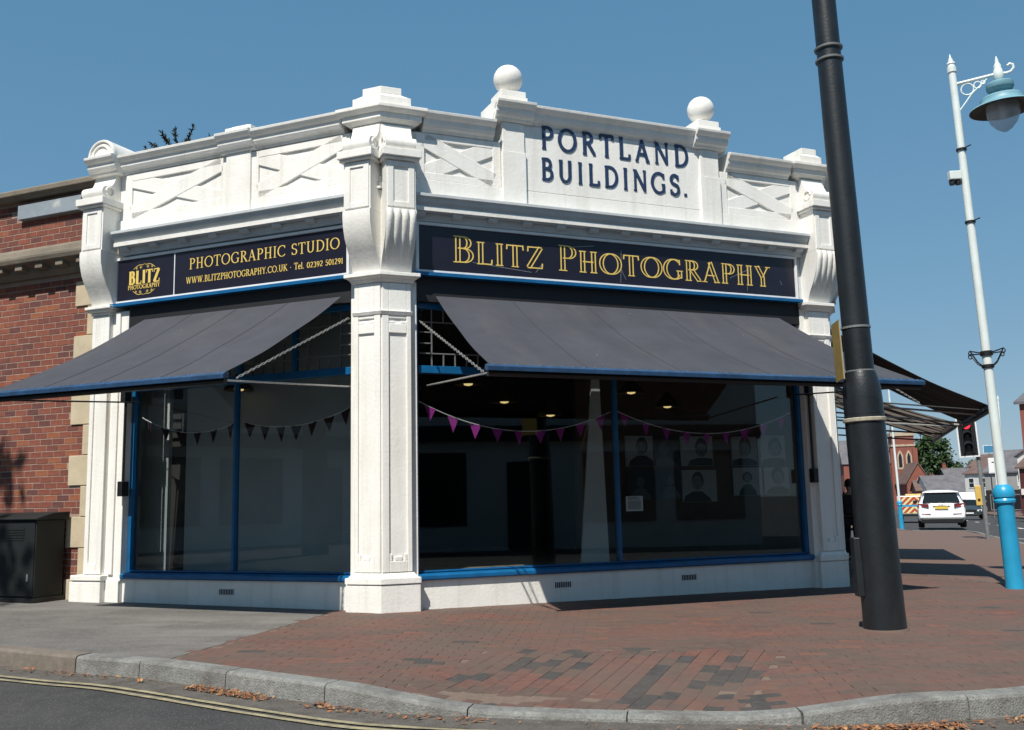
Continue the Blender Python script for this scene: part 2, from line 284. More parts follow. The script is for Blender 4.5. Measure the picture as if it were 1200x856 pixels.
class MB:
    def __init__(self, T=None): self.v = []; self.f = []; self.mi = []; self.T = T or (lambda a, b, c: Vector((a, b, c))); self.cur = 0
    def add(self, pts): i = len(self.v); self.v += [tuple(p) for p in pts]; return i
    def face(self, idx): self.f.append(tuple(idx)); self.mi.append(self.cur)
    def loft(self, loops, cap=True, closed=True):
        n = len(loops[0]); ids = [self.add(l) for l in loops]
        for a, b in zip(ids[:-1], ids[1:]):
            for k in range(n if closed else n-1):
                k2 = (k+1) % n; self.face((a+k, a+k2, b+k2, b+k))
        if cap: self.face([ids[0]+k for k in range(n)][::-1]); self.face([ids[-1]+k for k in range(n)])
        return self
    def box(self, a0, a1, b0, b1, c0, c1):
        T = self.T
        return self.loft([[T(a0, b0, c0), T(a1, b0, c0), T(a1, b1, c0), T(a0, b1, c0)], [T(a0, b0, c1), T(a1, b0, c1), T(a1, b1, c1), T(a0, b1, c1)]])
    def prof(self, pts, s0, s1):
        """closed (o,z) profile run along s"""
        return self.loft([[self.T(s0, o, z) for o, z in pts], [self.T(s1, o, z) for o, z in pts]])
    def slab(self, pts, o0, o1):
        """closed (s,z) outline run outward from o0 to o1"""
        return self.loft([[self.T(s, o0, z) for s, z in pts], [self.T(s, o1, z) for s, z in pts]])
    def plan(self, pts, z0, z1):
        return self.loft([[self.T(x, y, z0) for x, y in pts], [self.T(x, y, z1) for x, y in pts]])
    def tube(self, path, r, n=8, cap=True):
        path = [Vector(p) for p in path]; loops = []
        rs = r if isinstance(r, (list, tuple)) else [r]*len(path)
        up = None
        for i, p in enumerate(path):
            t = (path[min(i+1, len(path)-1)] - path[max(i-1, 0)]).normalized()
            if up is None: up = Vector((0, 0, 1)) if abs(t.z) < 0.9 else Vector((1, 0, 0))
            u = (up - t*up.dot(t)).normalized(); v = t.cross(u); up = u
            loops.append([p + rs[i]*(math.cos(2*math.pi*k/n)*u + math.sin(2*math.pi*k/n)*v) for k in range(n)])
        return self.loft(loops, cap)
    def lathe(self, prof, n=20, c=(0, 0, 0), axis='Z', cap=True):
        loops = []
        for r, h in prof:
            L = []
            for k in range(n):
                a = 2*math.pi*k/n; x, y = r*math.cos(a), r*math.sin(a)
                p = (x, y, h) if axis == 'Z' else ((h, x, y) if axis == 'X' else (y, h, x))
                L.append(self.T(c[0]+p[0], c[1]+p[1], c[2]+p[2]))
            loops.append(L)
        return self.loft(loops, cap)
    def sphere(self, c, r, n=20, m=12):
        return self.lathe([(max(1e-4, r*math.sin(math.pi*i/m)), -r*math.cos(math.pi*i/m)) for i in range(m+1)], n, c)
    def quad(self, a, b, c, d):
        i = self.add([a, b, c, d]); self.face((i, i+1, i+2, i+3))
    def mesh(self, name, mats, smooth=False, recalc=True):
        me = bpy.data.meshes.new(name); me.from_pydata(self.v, [], self.f)
        mats = mats if isinstance(mats, list) else [mats]
        for m_ in mats: me.materials.append(m_)
        if len(mats) > 1: me.polygons.foreach_set('material_index', self.mi)
        if recalc:
            bm = bmesh.new(); bm.from_mesh(me); bmesh.ops.recalc_face_normals(bm, faces=bm.faces); bm.to_mesh(me); bm.free()
        if smooth:
            me.polygons.foreach_set('use_smooth', [True]*len(me.polygons)); me.set_sharp_from_angle(angle=rad(40))
        me.update(); return me
    def build(self, name, mats, parent=None, world=None, smooth=False, bev=0, recalc=True):
        o = bpy.data.objects.new(name, self.mesh(name, mats, smooth, recalc)); link(o, parent, world)
        if bev:
            b = o.modifiers.new('bevel', 'BEVEL'); b.width = bev; b.segments = 2; b.limit_method = 'ANGLE'; b.angle_limit = rad(35)
        return o
def fmb(fr): return MB(lambda s, o, z: fr.P(s, o, z))

def gz(x, y): return -.0085*(min(max(x, -6), 40)+1.35) - .0105*min(max(0, y-12), 230)

# ------------------------------------------------------------------ frames of the three shop faces
AX, AY = -1.346, 9.93
ANG = rad(22.6)
LC = 5.75
FC = Fr(AX, AY, ANG, 1); FL = Fr(AX, AY, -ANG, -1)
bx_, by_ = AX+LC*math.cos(ANG), AY+LC*math.sin(ANG)
FRR = Fr(bx_, by_, rad(70.8), 1)
# ------------------------------------------------------------------ ground
def sst(a, b, x): t = min(max((x-a)/(b-a), 0), 1); return t*t*(3-2*t)
def dip(x, y): return .085*sst(-1.1, -.05, x)*(1-sst(1.15, 2.2, x))*min(max((7.1-y)/1.1, 0), 1)
def pz(x, y): return gz(x, y) - dip(x, y)

def sheet(xs, ys, off): 
    mb = MB(); ids = [[mb.add([(x, y, gz(x, y)+off)]) for x in xs] for y in ys]
    for j in range(len(ys)-1):
        for i in range(len(xs)-1): mb.face((ids[j][i], ids[j][i+1], ids[j+1][i+1], ids[j+1][i]))
    return mb
road = tag(sheet([-900, -60, -6, 0, 10, 20, 30, 40, 90, 200, 900], [-600, -60, -20, 0, 12, 40, 80, 140, 242, 500, 1500], -.12).build('road', M['road'], recalc=False), kind='structure')

def smooth_path(pts, step):
    """Catmull-Rom through the points, resampled"""
    P = [Vector(p) for p in pts]; out = []
    for i in range(len(P)-1):
        p0 = P[max(i-1, 0)]; p1 = P[i]; p2 = P[i+1]; p3 = P[min(i+2, len(P)-1)]
        n = max(1, int((p2-p1).length/step+.5))
        for k in range(n):
            t = k/n; out.append(.5*((2*p1)+(p2-p0)*t+(2*p0-5*p1+4*p2-p3)*t*t+(3*p1-p0-3*p2+p3)*t*t*t))
    out.append(P[-1]); return out

NEAR = [((-14, 13.1), (-13.6, 15.0)), ((-8, 9.95), (-7.3, 12.6)), ((-4.108, 7.882), (-3.2, 10.95)), ((-3.178, 7.40), (-2.4, 10.65)), ((-2.50, 7.09), (-1.78, 10.3)),
        ((-1.432, 6.381), (-1.35, 10.15)), ((-.805, 5.985), (-.6, 10.4)), ((-.42, 5.84), (-.1, 10.6)), ((0, 5.74), (.4, 10.8)), ((.44, 5.65), (1.0, 11.1)), ((.81, 5.585), (1.5, 11.3)), ((1.2, 5.54), (2.1, 11.5)), ((1.64, 5.51), (2.8, 11.8)), ((2.2, 5.56), (3.5, 12.1)),
        ((2.877, 5.72), (4.0, 12.3)), ((3.8, 6.25), (4.25, 12.7)), ((4.9, 7.35), (4.7, 13.8)), ((6.3, 9.6), (5.55, 15.9)), ((8.0, 13.2), (6.7, 18.6)), ((10.3, 18.5), (8.6, 23.2)), ((12.46, 24.1), (10.8, 28.5)), ((14.97, 31.08), (13.6, 35.3)), ((17.2, 37.6), (15.0, 38.9)), ((15.75, 38.9), (15.1, 39.4))]
kin = [Vector((*k, 0)) for k, _ in NEAR]; bin_ = [Vector((*b, 0)) for _, b in NEAR]
def strip(i0, i1, off, name, m, rows=14, sub=5, zf=pz, margin=0.0):
    mb = MB(); cols = []
    for i in range(i0, i1):
        for k in range(sub):
            t = k/sub; cols.append((kin[i].lerp(kin[i+1], t), bin_[i].lerp(bin_[i+1], t)))
    cols.append((kin[i1], bin_[i1]))
    ids = []
    for a, b in cols:
        row = []
        for r in range(rows+1):
            p = a.lerp(b, r/rows); row.append(mb.add([(p.x, p.y, zf(p.x, p.y)+off)]))
        ids.append(row)
    for i in range(len(ids)-1):
        for r in range(rows): mb.face((ids[i][r], ids[i+1][r], ids[i+1][r+1], ids[i][r+1]))
    return tag(mb.build(name, m, recalc=False), kind='structure')
tarmac = strip(0, 4, 0.0, 'tarmac_pavement', M['tarmac'])
pavement = strip(4, 17, -.0035, 'brick_pavement', M['sand'])
farpav = strip(17, 22, 0.0, 'far_pavement', M['farpave'], rows=6, sub=2)
pm = MB(); K2 = [((15.6, 38.6), (15.3, 39.6)), ((17.3, 45.1), (15.4, 45.6)), ((21.5, 58), (18.5, 59)), ((39, 103), (34, 105)), ((75, 195), (68, 197))]
for (a, b), (c, d) in zip(K2[:-1], K2[1:]): pm.quad(*[(p[0], p[1], gz(*p)) for p in (a, c, d, b)])
tag(pm.build('far_pavement', M['farpave'], recalc=False), kind='structure')
pm = MB(); OP = [((27, 46.5), (44, 40)), ((37.2, 71.6), (50, 66)), ((43.6, 88.3), (56, 84)), ((54.5, 115.7), (66, 112)), ((67.5, 146.9), (78, 143)), ((90, 200), (100, 196))]
for (a, b), (c, d) in zip(OP[:-1], OP[1:]):
    pm.quad(*[(p[0], p[1], gz(*p)) for p in (a, b, d, c)]); pm.quad(*[(p[0], p[1], gz(*p)+dz) for p, dz in ((a, 0), (c, 0), (c, -.13), (a, -.13))])
tag(pm.build('opposite_pavement', M['farpave'], recalc=False), kind='structure')

# kerb stones
kerb = bpy.data.objects.new('kerb', None); link(kerb); tag(kerb, kind='structure')
kp = smooth_path([(k.x, k.y, 0) for k in kin], .12)
acc = [0]
for a, b in zip(kp[:-1], kp[1:]): acc.append(acc[-1]+(b-a).length)
i_ref = min(range(len(kp)), key=lambda i: (kp[i]-Vector((-3.178, 7.40, 0))).length)
def kpos(d):
    for i in range(len(acc)-1):
        if acc[i+1] >= d:
            t = (d-acc[i])/(acc[i+1]-acc[i]); return kp[i].lerp(kp[i+1], t), (kp[i+1]-kp[i]).normalized()
    return kp[-1], (kp[-1]-kp[-2]).normalized()
ends = []; d = acc[i_ref]
while d > .5: d -= .915; ends.insert(0, max(d, 0))
ends.append(acc[i_ref]); d = acc[i_ref]
first = True
while d < acc[-1]-.3:
    d += .62 if first else .915*random.uniform(.97, 1.03); first = False; ends.append(min(d, acc[-1]))
for j in range(len(ends)-1):
    a, b = ends[j]+.004, ends[j+1]-.004
    if b-a < .1: continue
    mid, _ = kpos((a+b)/2)
    if mid.y > 12.5 and mid.x > 0: n = 2
    else: n = 6
    mb = MB(); loops = []; dzj = random.uniform(-.004, .004)
    for k in range(n+1):
        p, t = kpos(a+(b-a)*k/n); nn = Vector((t.y, -t.x, 0)); z0 = pz(p.x, p.y)+.006+dzj; zr = gz(p.x, p.y)-.16
        L = [p+nn*o+Vector((0, 0, z)) for o, z in ((-.012, zr), (-.012, z0-.004), (-.004, z0), (.105, z0-.002), (.122, z0-.008), (.130, z0-.022), (.138, zr))]
        loops.append(L)
    mb.loft(loops)
    mb.build('kerb_stone', M['kerbold'] if mid.x < -3.2 else M['kerb'], kerb)

# gutter strip, yellow lines
def along(off0, off1, dz, name, m, lo, hi, parent=None, jit=0.0, step=.15):
    mb = MB(); d = lo; prev = None
    while d < hi:
        p, t = kpos(d); nn = Vector((t.y, -t.x, 0)); q = []
        for o in (off0, off1):
            o2 = o+random.uniform(-jit, jit); r = p+nn*o2; q.append(mb.add([(r.x, r.y, gz(r.x, r.y)-.12+dz)]))
        if prev: mb.face((prev[0], prev[1], q[1], q[0]))
        prev = q; d += step
    return mb.build(name, m, parent, recalc=False)
dmax = acc[-1]
tag(along(.11, .41, .004, 'gutter', M['gutter'], 0, dmax-8, None, .012), kind='structure')
along(.425, .470, .008, 'yellow_line', M['yellow'], 0, dmax-8, road, .004)
along(.520, .565, .008, 'yellow_line', M['yellow'], 0, dmax-8, road, .004)
mb = MB()
DS = [(34.4, 76.4), (32.03, 69.56), (29.41, 62.36), (27.53, 57.13), (25.44, 51.41), (24.15, 47.8), (23.03, 44.67), (21.6, 40.9), (20.2, 37.3)]
for (x, y) in DS:
    t = Vector((.36, .93, 0)); n_ = Vector((.93, -.36, 0)); p = Vector((x, y, 0))
    mb.quad(*[(q.x, q.y, gz(q.x, q.y)-.112) for q in (p-t*1.1-n_*.09, p+t*1.1-n_*.09, p+t*1.1+n_*.09, p-t*1.1+n_*.09)])
for k in range(5):
    p = Vector((15.9+k*.9, 31.0-k*.37, 0)); t = Vector((.36, .93, 0)); n_ = Vector((.93, -.36, 0))
    mb.quad(*[(q.x, q.y, gz(q.x, q.y)-.112) for q in (p-t*.15-n_*.3, p+t*.15-n_*.3, p+t*.15+n_*.3, p-t*.15+n_*.3)])
mb.build('lane_marking', M['whiteline'], road, recalc=False)

# pavers ------------------------------------------------------------
poly = [kin[i] for i in range(4, 18)] + [bin_[i] for i in range(17, 3, -1)]
def inside(x, y):
    c = False; n = len(poly)
    for i in range(n):
        a, b = poly[i], poly[i-1]
        if (a.y > y) != (b.y > y) and x < (b.x-a.x)*(y-a.y)/(b.y-a.y)+a.x: c = not c
    return c
dark_spots = [(1.22, 6.42, .13, .34), (1.38, 6.30, .10, .42), (1.401, 5.797, .11, .26), (1.013, 5.62, .12, .10), (.765, 6.312, .08, .28), (.70, 5.95, .10, .24), (.83, 5.85, .10, .22), (1.068, 6.786, .08, .2), (.843, 7.24, .11, .16), (.415, 7.14, .11, .13), (.045, 6.86, .14, .16), (.27, 6.653, .17, .22), (-.054, 5.909, .13, .10), (1.556, 6.936, .07, .10), (1.658, 6.6, .06, .13), (-.3, 6.5, .15, .1), (.1, 7.2, .12, .08), (-.6, 6.9, .2, .07)]
def rotm(a): c, s = math.cos(a), math.sin(a); return lambda u, v: (u*c-v*s, u*s+v*c)
from mathutils import noise
def nz(x, y, sc, z=0.0): return noise.noise((x*sc, y*sc, z))
def zone1(x, y): q = x-.41*(y-5.6); return -.85 < q < 1.22 and y < 7.35 - .12*(x-.5)
cells = []
def grid(ang, ok, L, Wd, ox=0, oy=0):
    to = rotm(ang)
    for j in range(-130, 150):
        for i in range(-70, 90):
            u = i*L + (L/2 if j % 2 else 0)+ox; v = j*Wd+oy; x, y = to(u, v)
            if -3 < x < 8.5 and 5 < y < 16 and inside(x, y) and ok(x, y): cells.append((x, y, ang))
grid(rad(67.6), zone1, .204, .104)
grid(rad(-6), lambda x, y: not zone1(x, y), .204, .104)
def paver_mesh(m):
    mb = MB(); a, b, h, c = .1008, .0508, .05, .0015
    lo = [(-a, -b, -h), (a, -b, -h), (a, b, -h), (-a, b, -h)]; mi = [(-a, -b, -c), (a, -b, -c), (a, b, -c), (-a, b, -c)]; hi = [(-a+c, -b+c, 0), (a-c, -b+c, 0), (a-c, b-c, 0), (-a+c, b-c, 0)]
    mb.loft([lo, mi, hi]); return mb.mesh('paver', m)
pmats = M['paver']+[M['paverdk']]
pmesh = [paver_mesh(m) for m in pmats]
def pick(x, y):
    for cx, cy, ra, rb in dark_spots:
        dx, dy = x-cx, y-cy; a = dx*.92-dy*.39; b = dx*.39+dy*.92
        if abs(a) < ra*.85 and abs(b) < rb*.9: return 5 if random.random() < .82 else 3
    r = random.random(); q = nz(x, y*2.2, 1.1)*.9+nz(x, y*3, 3.0, 5)*.6+random.uniform(-.25, .25)
    if r < .006: return 5
    if r > .975: return 4
    return 0 if q > .18 else (1 if q > -.05 else (2 if q > -.3 else 3))
def jitter(): return random.uniform(-.0009, .0009)
vis = sorted(cells, key=lambda c: (c[0]**2+c[1]**2) + (100 if abs(c[0]) > .56*c[1] else 0))
rest = MB()
pl = pmesh[0]; base_v = [tuple(v.co) for v in pl.vertices]; base_f = [tuple(p.vertices) for p in pl.polygons]
for k, (x, y, a) in enumerate(vis):
    kind = pick(x, y); gx = (pz(x+.1, y)-pz(x-.1, y))/.2; gy = (pz(x, y+.1)-pz(x, y-.1))/.2
    z = pz(x, y)+jitter(); da = random.uniform(-.003, .003)
    nrm = Vector((-gx+random.uniform(-.003, .003), -gy+random.uniform(-.003, .003), 1)).normalized(); q = Vector((0, 0, 1)).rotation_difference(nrm)
    mw = Matrix.Translation((x, y, z)) @ q.to_matrix().to_4x4() @ Matrix.Rotation(a+da, 4, 'Z')
    if k < 300:
        o = bpy.data.objects.new('paver', pmesh[kind]); link(o, pavement, mw)
    else:
        rest.cur = kind; i0 = rest.add([mw @ Vector(v) for v in base_v])
        for f in base_f: rest.face([i0+i for i in f])
o = rest.build('paver', pmats, pavement, recalc=False); o['kind'] = 'stuff'

# fallen leaves along the gutter
mb = MB(); n_l = 0
spots = [(-3.283, 7.45, .6, 90), (-2.684, 7.15, .5, 60), (-1.85, 6.62, .20, 320), (-1.62, 6.5, .14, 160), (-.98, 5.95, .16, 130), (-.5, 5.66, .25, 70), (.424, 5.42, .6, 30), (1.2, 5.25, .4, 50), (1.75, 5.22, .20, 420), (2.15, 5.26, .16, 420), (2.7, 5.4, .2, 180), (-4.2, 7.9, .6, 40)]
for (cx, cy, r, n) in spots:
    for _ in range(n):
        u = random.gauss(0, r*.5); x = cx+u; y = cy-.5*u*(1 if cx < 1 else -.25)+random.gauss(0, .05)
        # keep in the gutter: distance from the kerb
        d = min(((x-k.x)**2+(y-k.y)**2, i) for i, k in enumerate(kp[::3]))
        p = kp[min(d[1]*3, len(kp)-2)]; t = (kp[min(d[1]*3, len(kp)-2)+1]-p).normalized(); nn = Vector((t.y, -t.x, 0)); off = (Vector((x, y, 0))-p).dot(nn)
        if off < .15: off = .15+random.random()*.12
        if off > .55: off = .2+random.random()*.25
        q = p+nn*off+t*random.uniform(-.2, .2)
        s = random.choice((random.uniform(.003, .009), random.uniform(.003, .008), random.uniform(.008, .018))); a = random.uniform(0, 6.3); z = gz(q.x, q.y)-.12+.008+random.uniform(0, .016)
        e1 = Vector((math.cos(a), math.sin(a), random.uniform(-.4, .4)))*s*random.uniform(1.2, 2.2); e2 = Vector((-math.sin(a), math.cos(a), random.uniform(-.4, .4)))*s*.6
        c = Vector((q.x, q.y, z)); mb.cur = random.choice([0, 0, 1, 1, 2, 3]); mb.quad(c-e1, c-e2, c+e1, c+e2)
o = mb.build('fallen_leaves', M['leaf_lit'], recalc=False); tag(o, 'dry orange brown leaf litter scattered along the gutter by the kerb', 'leaves', kind='stuff')
# ------------------------------------------------------------------ lettering: a small serif face drawn as pen strokes
TK, TN = .155, .055
def arc(cx, cy, rx, ry, a0, a1, n=14):
    return [(cx+rx*math.cos(rad(a0+(a1-a0)*i/n)), cy+ry*math.sin(rad(a0+(a1-a0)*i/n))) for i in range(n+1)]
def stem(x, y0=0, y1=1, s0=True, s1=True, w='T'):
    r = [(w, [(x, y0), (x, y1)])]
    if s0: r.append(('s', [(x-.15, y0+.02), (x+.15, y0+.02)]))
    if s1: r.append(('s', [(x-.15, y1-.02), (x+.15, y1-.02)]))
    return r
def GL():
    g = {}
    g['I'] = (.36, stem(.18))
    g['H'] = (.86, stem(.19)+stem(.67)+[('t', [(.19, .51), (.67, .51)])])
    g['L'] = (.68, stem(.19)+[('t', [(.19, .03), (.62, .03)]), ('t', [(.62, .0), (.64, .24)])])
    g['T'] = (.74, stem(.37, s1=False)+[('t', [(.03, .97), (.71, .97)]), ('t', [(.045, 1), (.03, .78)]), ('t', [(.695, 1), (.71, .78)])])
    g['P'] = (.68, stem(.19)+[('c', [(.19, .97), (.36, .97)]+arc(.36, .735, .24, .235, 90, -90)+[(.19, .50)])])
    g['B'] = (.72, stem(.19)+[('c', [(.19, .97), (.35, .97)]+arc(.35, .755, .21, .215, 90, -90)+[(.19, .54)]), ('c', [(.19, .54), (.37, .54)]+arc(.37, .285, .26, .255, 90, -90)+[(.19, .03)])])
    g['R'] = (.76, stem(.19)+[('c', [(.19, .97), (.35, .97)]+arc(.35, .755, .22, .215, 90, -90)+[(.19, .54)]), ('T', [(.36, .53), (.70, .02)]), ('s', [(.58, .02), (.80, .02)])])
    g['D'] = (.88, stem(.19)+[('c', [(.19, .97), (.36, .97)]+arc(.36, .5, .42, .47, 90, -90, 20)+[(.19, .03)])])
    g['O'] = (.96, [('c', arc(.48, .5, .41, .475, 0, 360, 32))])
    g['C'] = (.84, [('c', arc(.48, .5, .41, .475, 48, 312, 24)), ('t', [(.755, .97), (.765, .72)]), ('t', [(.765, .22), (.77, .10)])])
    g['G'] = (.90, [('c', arc(.48, .5, .41, .475, 48, 322, 24)), ('t', [(.755, .97), (.765, .72)]), ('T', [(.76, .08), (.76, .44)]), ('s', [(.60, .43), (.90, .43)])])
    g['Z'] = (.74, [('t', [(.08, .97), (.66, .97)]), ('T', [(.62, .97), (.10, .03)]), ('t', [(.06, .03), (.67, .03)]), ('t', [(.09, 1), (.075, .76)]), ('t', [(.66, .0), (.685, .25)])])
    g['A'] = (.84, [('t', [(.11, .0), (.42, 1.0)]), ('T', [(.40, 1.0), (.72, .0)]), ('t', [(.22, .34), (.62, .34)]), ('s', [(.0, .02), (.24, .02)]), ('s', [(.58, .02), (.86, .02)])])
    g['Y'] = (.80, [('T', [(.13, 1), (.40, .46)]), ('t', [(.68, 1), (.40, .46)]), ('T', [(.40, .5), (.40, 0)]), ('s', [(.25, .02), (.55, .02)]), ('s', [(.0, .98), (.28, .98)]), ('s', [(.56, .98), (.80, .98)])])
    g['N'] = (.88, [('t', [(.16, 0), (.16, 1)]), ('t', [(.73, 0), (.73, 1)]), ('T', [(.16, .98), (.73, .02)]), ('s', [(.03, .02), (.29, .02)]), ('s', [(.60, .98), (.86, .98)]), ('s', [(.03, .98), (.2, .98)])])
    g['U'] = (.86, [('c', [(.18, .98), (.18, .35)]+arc(.43, .32, .25, .295, 180, 360)+[(.68, .98)]), ('s', [(.03, .98), (.33, .98)]), ('s', [(.55, .98), (.81, .98)])])
    g['S'] = (.62, [('c', arc(.31, .745, .21, .23, 40, 230, 12)+arc(.31, .27, .235, .245, 68, -145, 14)), ('t', [(.50, .97), (.51, .76)]), ('t', [(.095, .26), (.10, .02)])])
    g['W'] = (1.20, [('T', [(.13, 1), (.37, 0)]), ('t', [(.37, 0), (.60, .98)]), ('T', [(.58, 1), (.83, 0)]), ('t', [(.83, 0), (1.06, 1)]), ('s', [(.0, .98), (.28, .98)]), ('s', [(.46, .98), (.72, .98)]), ('s', [(.94, .98), (1.18, .98)])])
    g['K'] = (.84, stem(.19)+[('t', [(.19, .42), (.66, .98)]), ('T', [(.34, .56), (.74, .02)]), ('s', [(.54, .98), (.80, .98)]), ('s', [(.62, .02), (.86, .02)])])
    g['0'] = (.62, [('c', arc(.30, .42, .23, .40, 0, 360, 24))]); g['1'] = (.42, stem(.2, 0, .80, True, False)+[('t', [(.06, .70), (.2, .80)])])
    g['2'] = (.58, [('c', arc(.28, .60, .19, .20, 160, -35, 12)+[(.08, .04)]), ('t', [(.06, .04), (.52, .04)])])
    g['3'] = (.56, [('c', arc(.25, .62, .18, .17, 150, -80, 12)+arc(.25, .22, .22, .23, 85, -150, 12))])
    g['5'] = (.56, [('t', [(.14, .80), (.48, .80)]), ('t', [(.14, .80), (.12, .44)]), ('c', arc(.24, .24, .23, .23, 120, -150, 14))])
    g['9'] = (.60, [('c', arc(.29, .55, .20, .23, 0, 360, 18)), ('c', arc(.10, .50, .40, .50, 5, -75, 8))])
    g['e'] = (.52, [('c', arc(.26, .32, .20, .30, 10, 320, 16)), ('t', [(.06, .36), (.46, .36)])]); g['l'] = (.30, stem(.15, 0, 1, True, False))
    g['.'] = (.30, [('T', [(.12, 0), (.12, .13)])]); g['-'] = (.34, [('T', [(.14, .36), (.14, .48)])]); g[' '] = (.42, [])
    return g
GLY = GL()
def ribbon(pts, ws):
    P = [Vector((p[0], p[1])) for p in pts]; L = []; Rr = []; n = len(P); closed = (P[0]-P[-1]).length < 1e-4
    for i, p in enumerate(P):
        a = P[i-1] if i > 0 else (P[-2] if closed else p); b = P[i+1] if i < n-1 else (P[1] if closed else p)
        t = (b-a); t = t.normalized() if t.length > 1e-9 else Vector((1, 0)); nn = Vector((-t.y, t.x)); L.append(p+nn*ws[i]/2); Rr.append(p-nn*ws[i]/2)
    return L, Rr
def text_strokes(txt, style, track=.04, caps=None):
    """list of (left edge, right edge) ribbons in units of the cap height"""
    out = []; x = 0; tk, tn, tsr = style['T'], style['t'], style['s']
    for i, ch in enumerate(txt):
        sc = caps[i] if caps else 1.0
        adv, st = GLY[ch]; idx0 = len(out)
        for kind, pts in st:
            if kind == 's' and style.get('sl'):
                c_ = (pts[0][0]+pts[1][0])/2; pts = [(c_+(p[0]-c_)*style['sl'], p[1]) for p in pts]
            P = [(x+p[0]*sc, p[1]*sc) for p in pts]
            if kind == 'c':
                ws = []
                for k in range(len(P)):
                    a = P[max(k-1, 0)]; b = P[min(k+1, len(P)-1)]; dx, dy = b[0]-a[0], b[1]-a[1]; m = math.hypot(dx, dy) or 1
                    ws.append(tn+(tk-tn)*abs(dy/m)**1.5)
            else: ws = [{'T': tk, 't': tn, 's': tsr}[kind]]*len(P)
            if style.get('inline') and kind in 'Tc':
                for sg in (-1, 1):
                    L, R = ribbon(P, ws); lw = style['inline']
                    Q = [(c_*.5+d_*.5)+(c_-d_)*.5*sg*(max(0, 1-lw/max(w_, lw))) for c_, d_, w_ in zip(L, R, ws)]
                    out.append(ribbon([(v.x, v.y) for v in Q], [lw]*len(Q))+(i,))
            else: out.append(ribbon(P, ws)+(i,))
        x += adv*sc+track
    return out, x-track
def set_text(txt, style, s_left, s_right, z0, z1, o, depth, fr, direction, track=.04, caps=None, per_letter=False, step=.0002, slope=0.0):
    st, wdt = text_strokes(txt, style, track, caps); kx = abs(s_right-s_left)/wdt; kz = z1-z0
    mbs = {}; ser = 0
    for L, R, i in st:
        mb = mbs.setdefault(i if per_letter else 0, fmb(fr)); ser += 1; e = (ser % 9)*step
        pL = [fr.P(s_left+direction*v.x*kx, 0, z0+v.y*kz) for v in L]; pR = [fr.P(s_left+direction*v.x*kx, 0, z0+v.y*kz) for v in R]
        off0 = Vector((0, -o, 0)); off1 = Vector((0, -(o+depth+e), 0))
        loops = [[a+off0, b+off0, b+off1, a+off1] for a, b in zip(pL, pR)]; mb.loft(loops)
    return mbs

# ------------------------------------------------------------------ the white corner shop
ROOTW = TR(AX, AY, 0)
shop = thing('corner_shop_building', 'white painted single storey corner shop with panelled parapet, ball finials and big dark windows', 'building', ROOTW)
def pt2(fr, s, o): v = fr.at(s, o); return (v.x, v.y)
def corner_plan(f1, d1, f2, d2, w1, w2, o, back, s1=0, s2=0):
    """outline of a pier wrapped round a corner; s runs from the corner with sign d on each face"""
    a = f1.at(s1, o); ta = (f1.at(s1+1, o)-f1.at(s1, o)); b = f2.at(s2, o); tb = f2.at(s2+1, o)-f2.at(s2, o)
    den = ta.x*tb.y-ta.y*tb.x; k = ((b.x-a.x)*tb.y-(b.y-a.y)*tb.x)/den; rg = a+ta*k
    return [pt2(f1, s1+d1*w1, -back), pt2(f1, s1+d1*w1, o), (rg.x, rg.y), pt2(f2, s2+d2*w2, o), pt2(f2, s2+d2*w2, -back)]
def corner_stack(name, f1, d1, s1, f2, d2, s2, levels, parent, back=.25, bev=.006, m='white', wk=(1, 1)):
    mb = MB()
    for (z0, z1, o0, o1, w0, w1) in levels:
        A_ = corner_plan(f1, d1, f2, d2, w0*wk[0], w0*wk[1], o0, back, s1, s2); B_ = corner_plan(f1, d1, f2, d2, w1*wk[0], w1*wk[1], o1, back, s1, s2)
        mb.loft([[Vector((*p, z0)) for p in A_], [Vector((*p, z1)) for p in B_]])
    return mb.build(name, M[m], parent, Matrix.Identity(4), bev=bev)

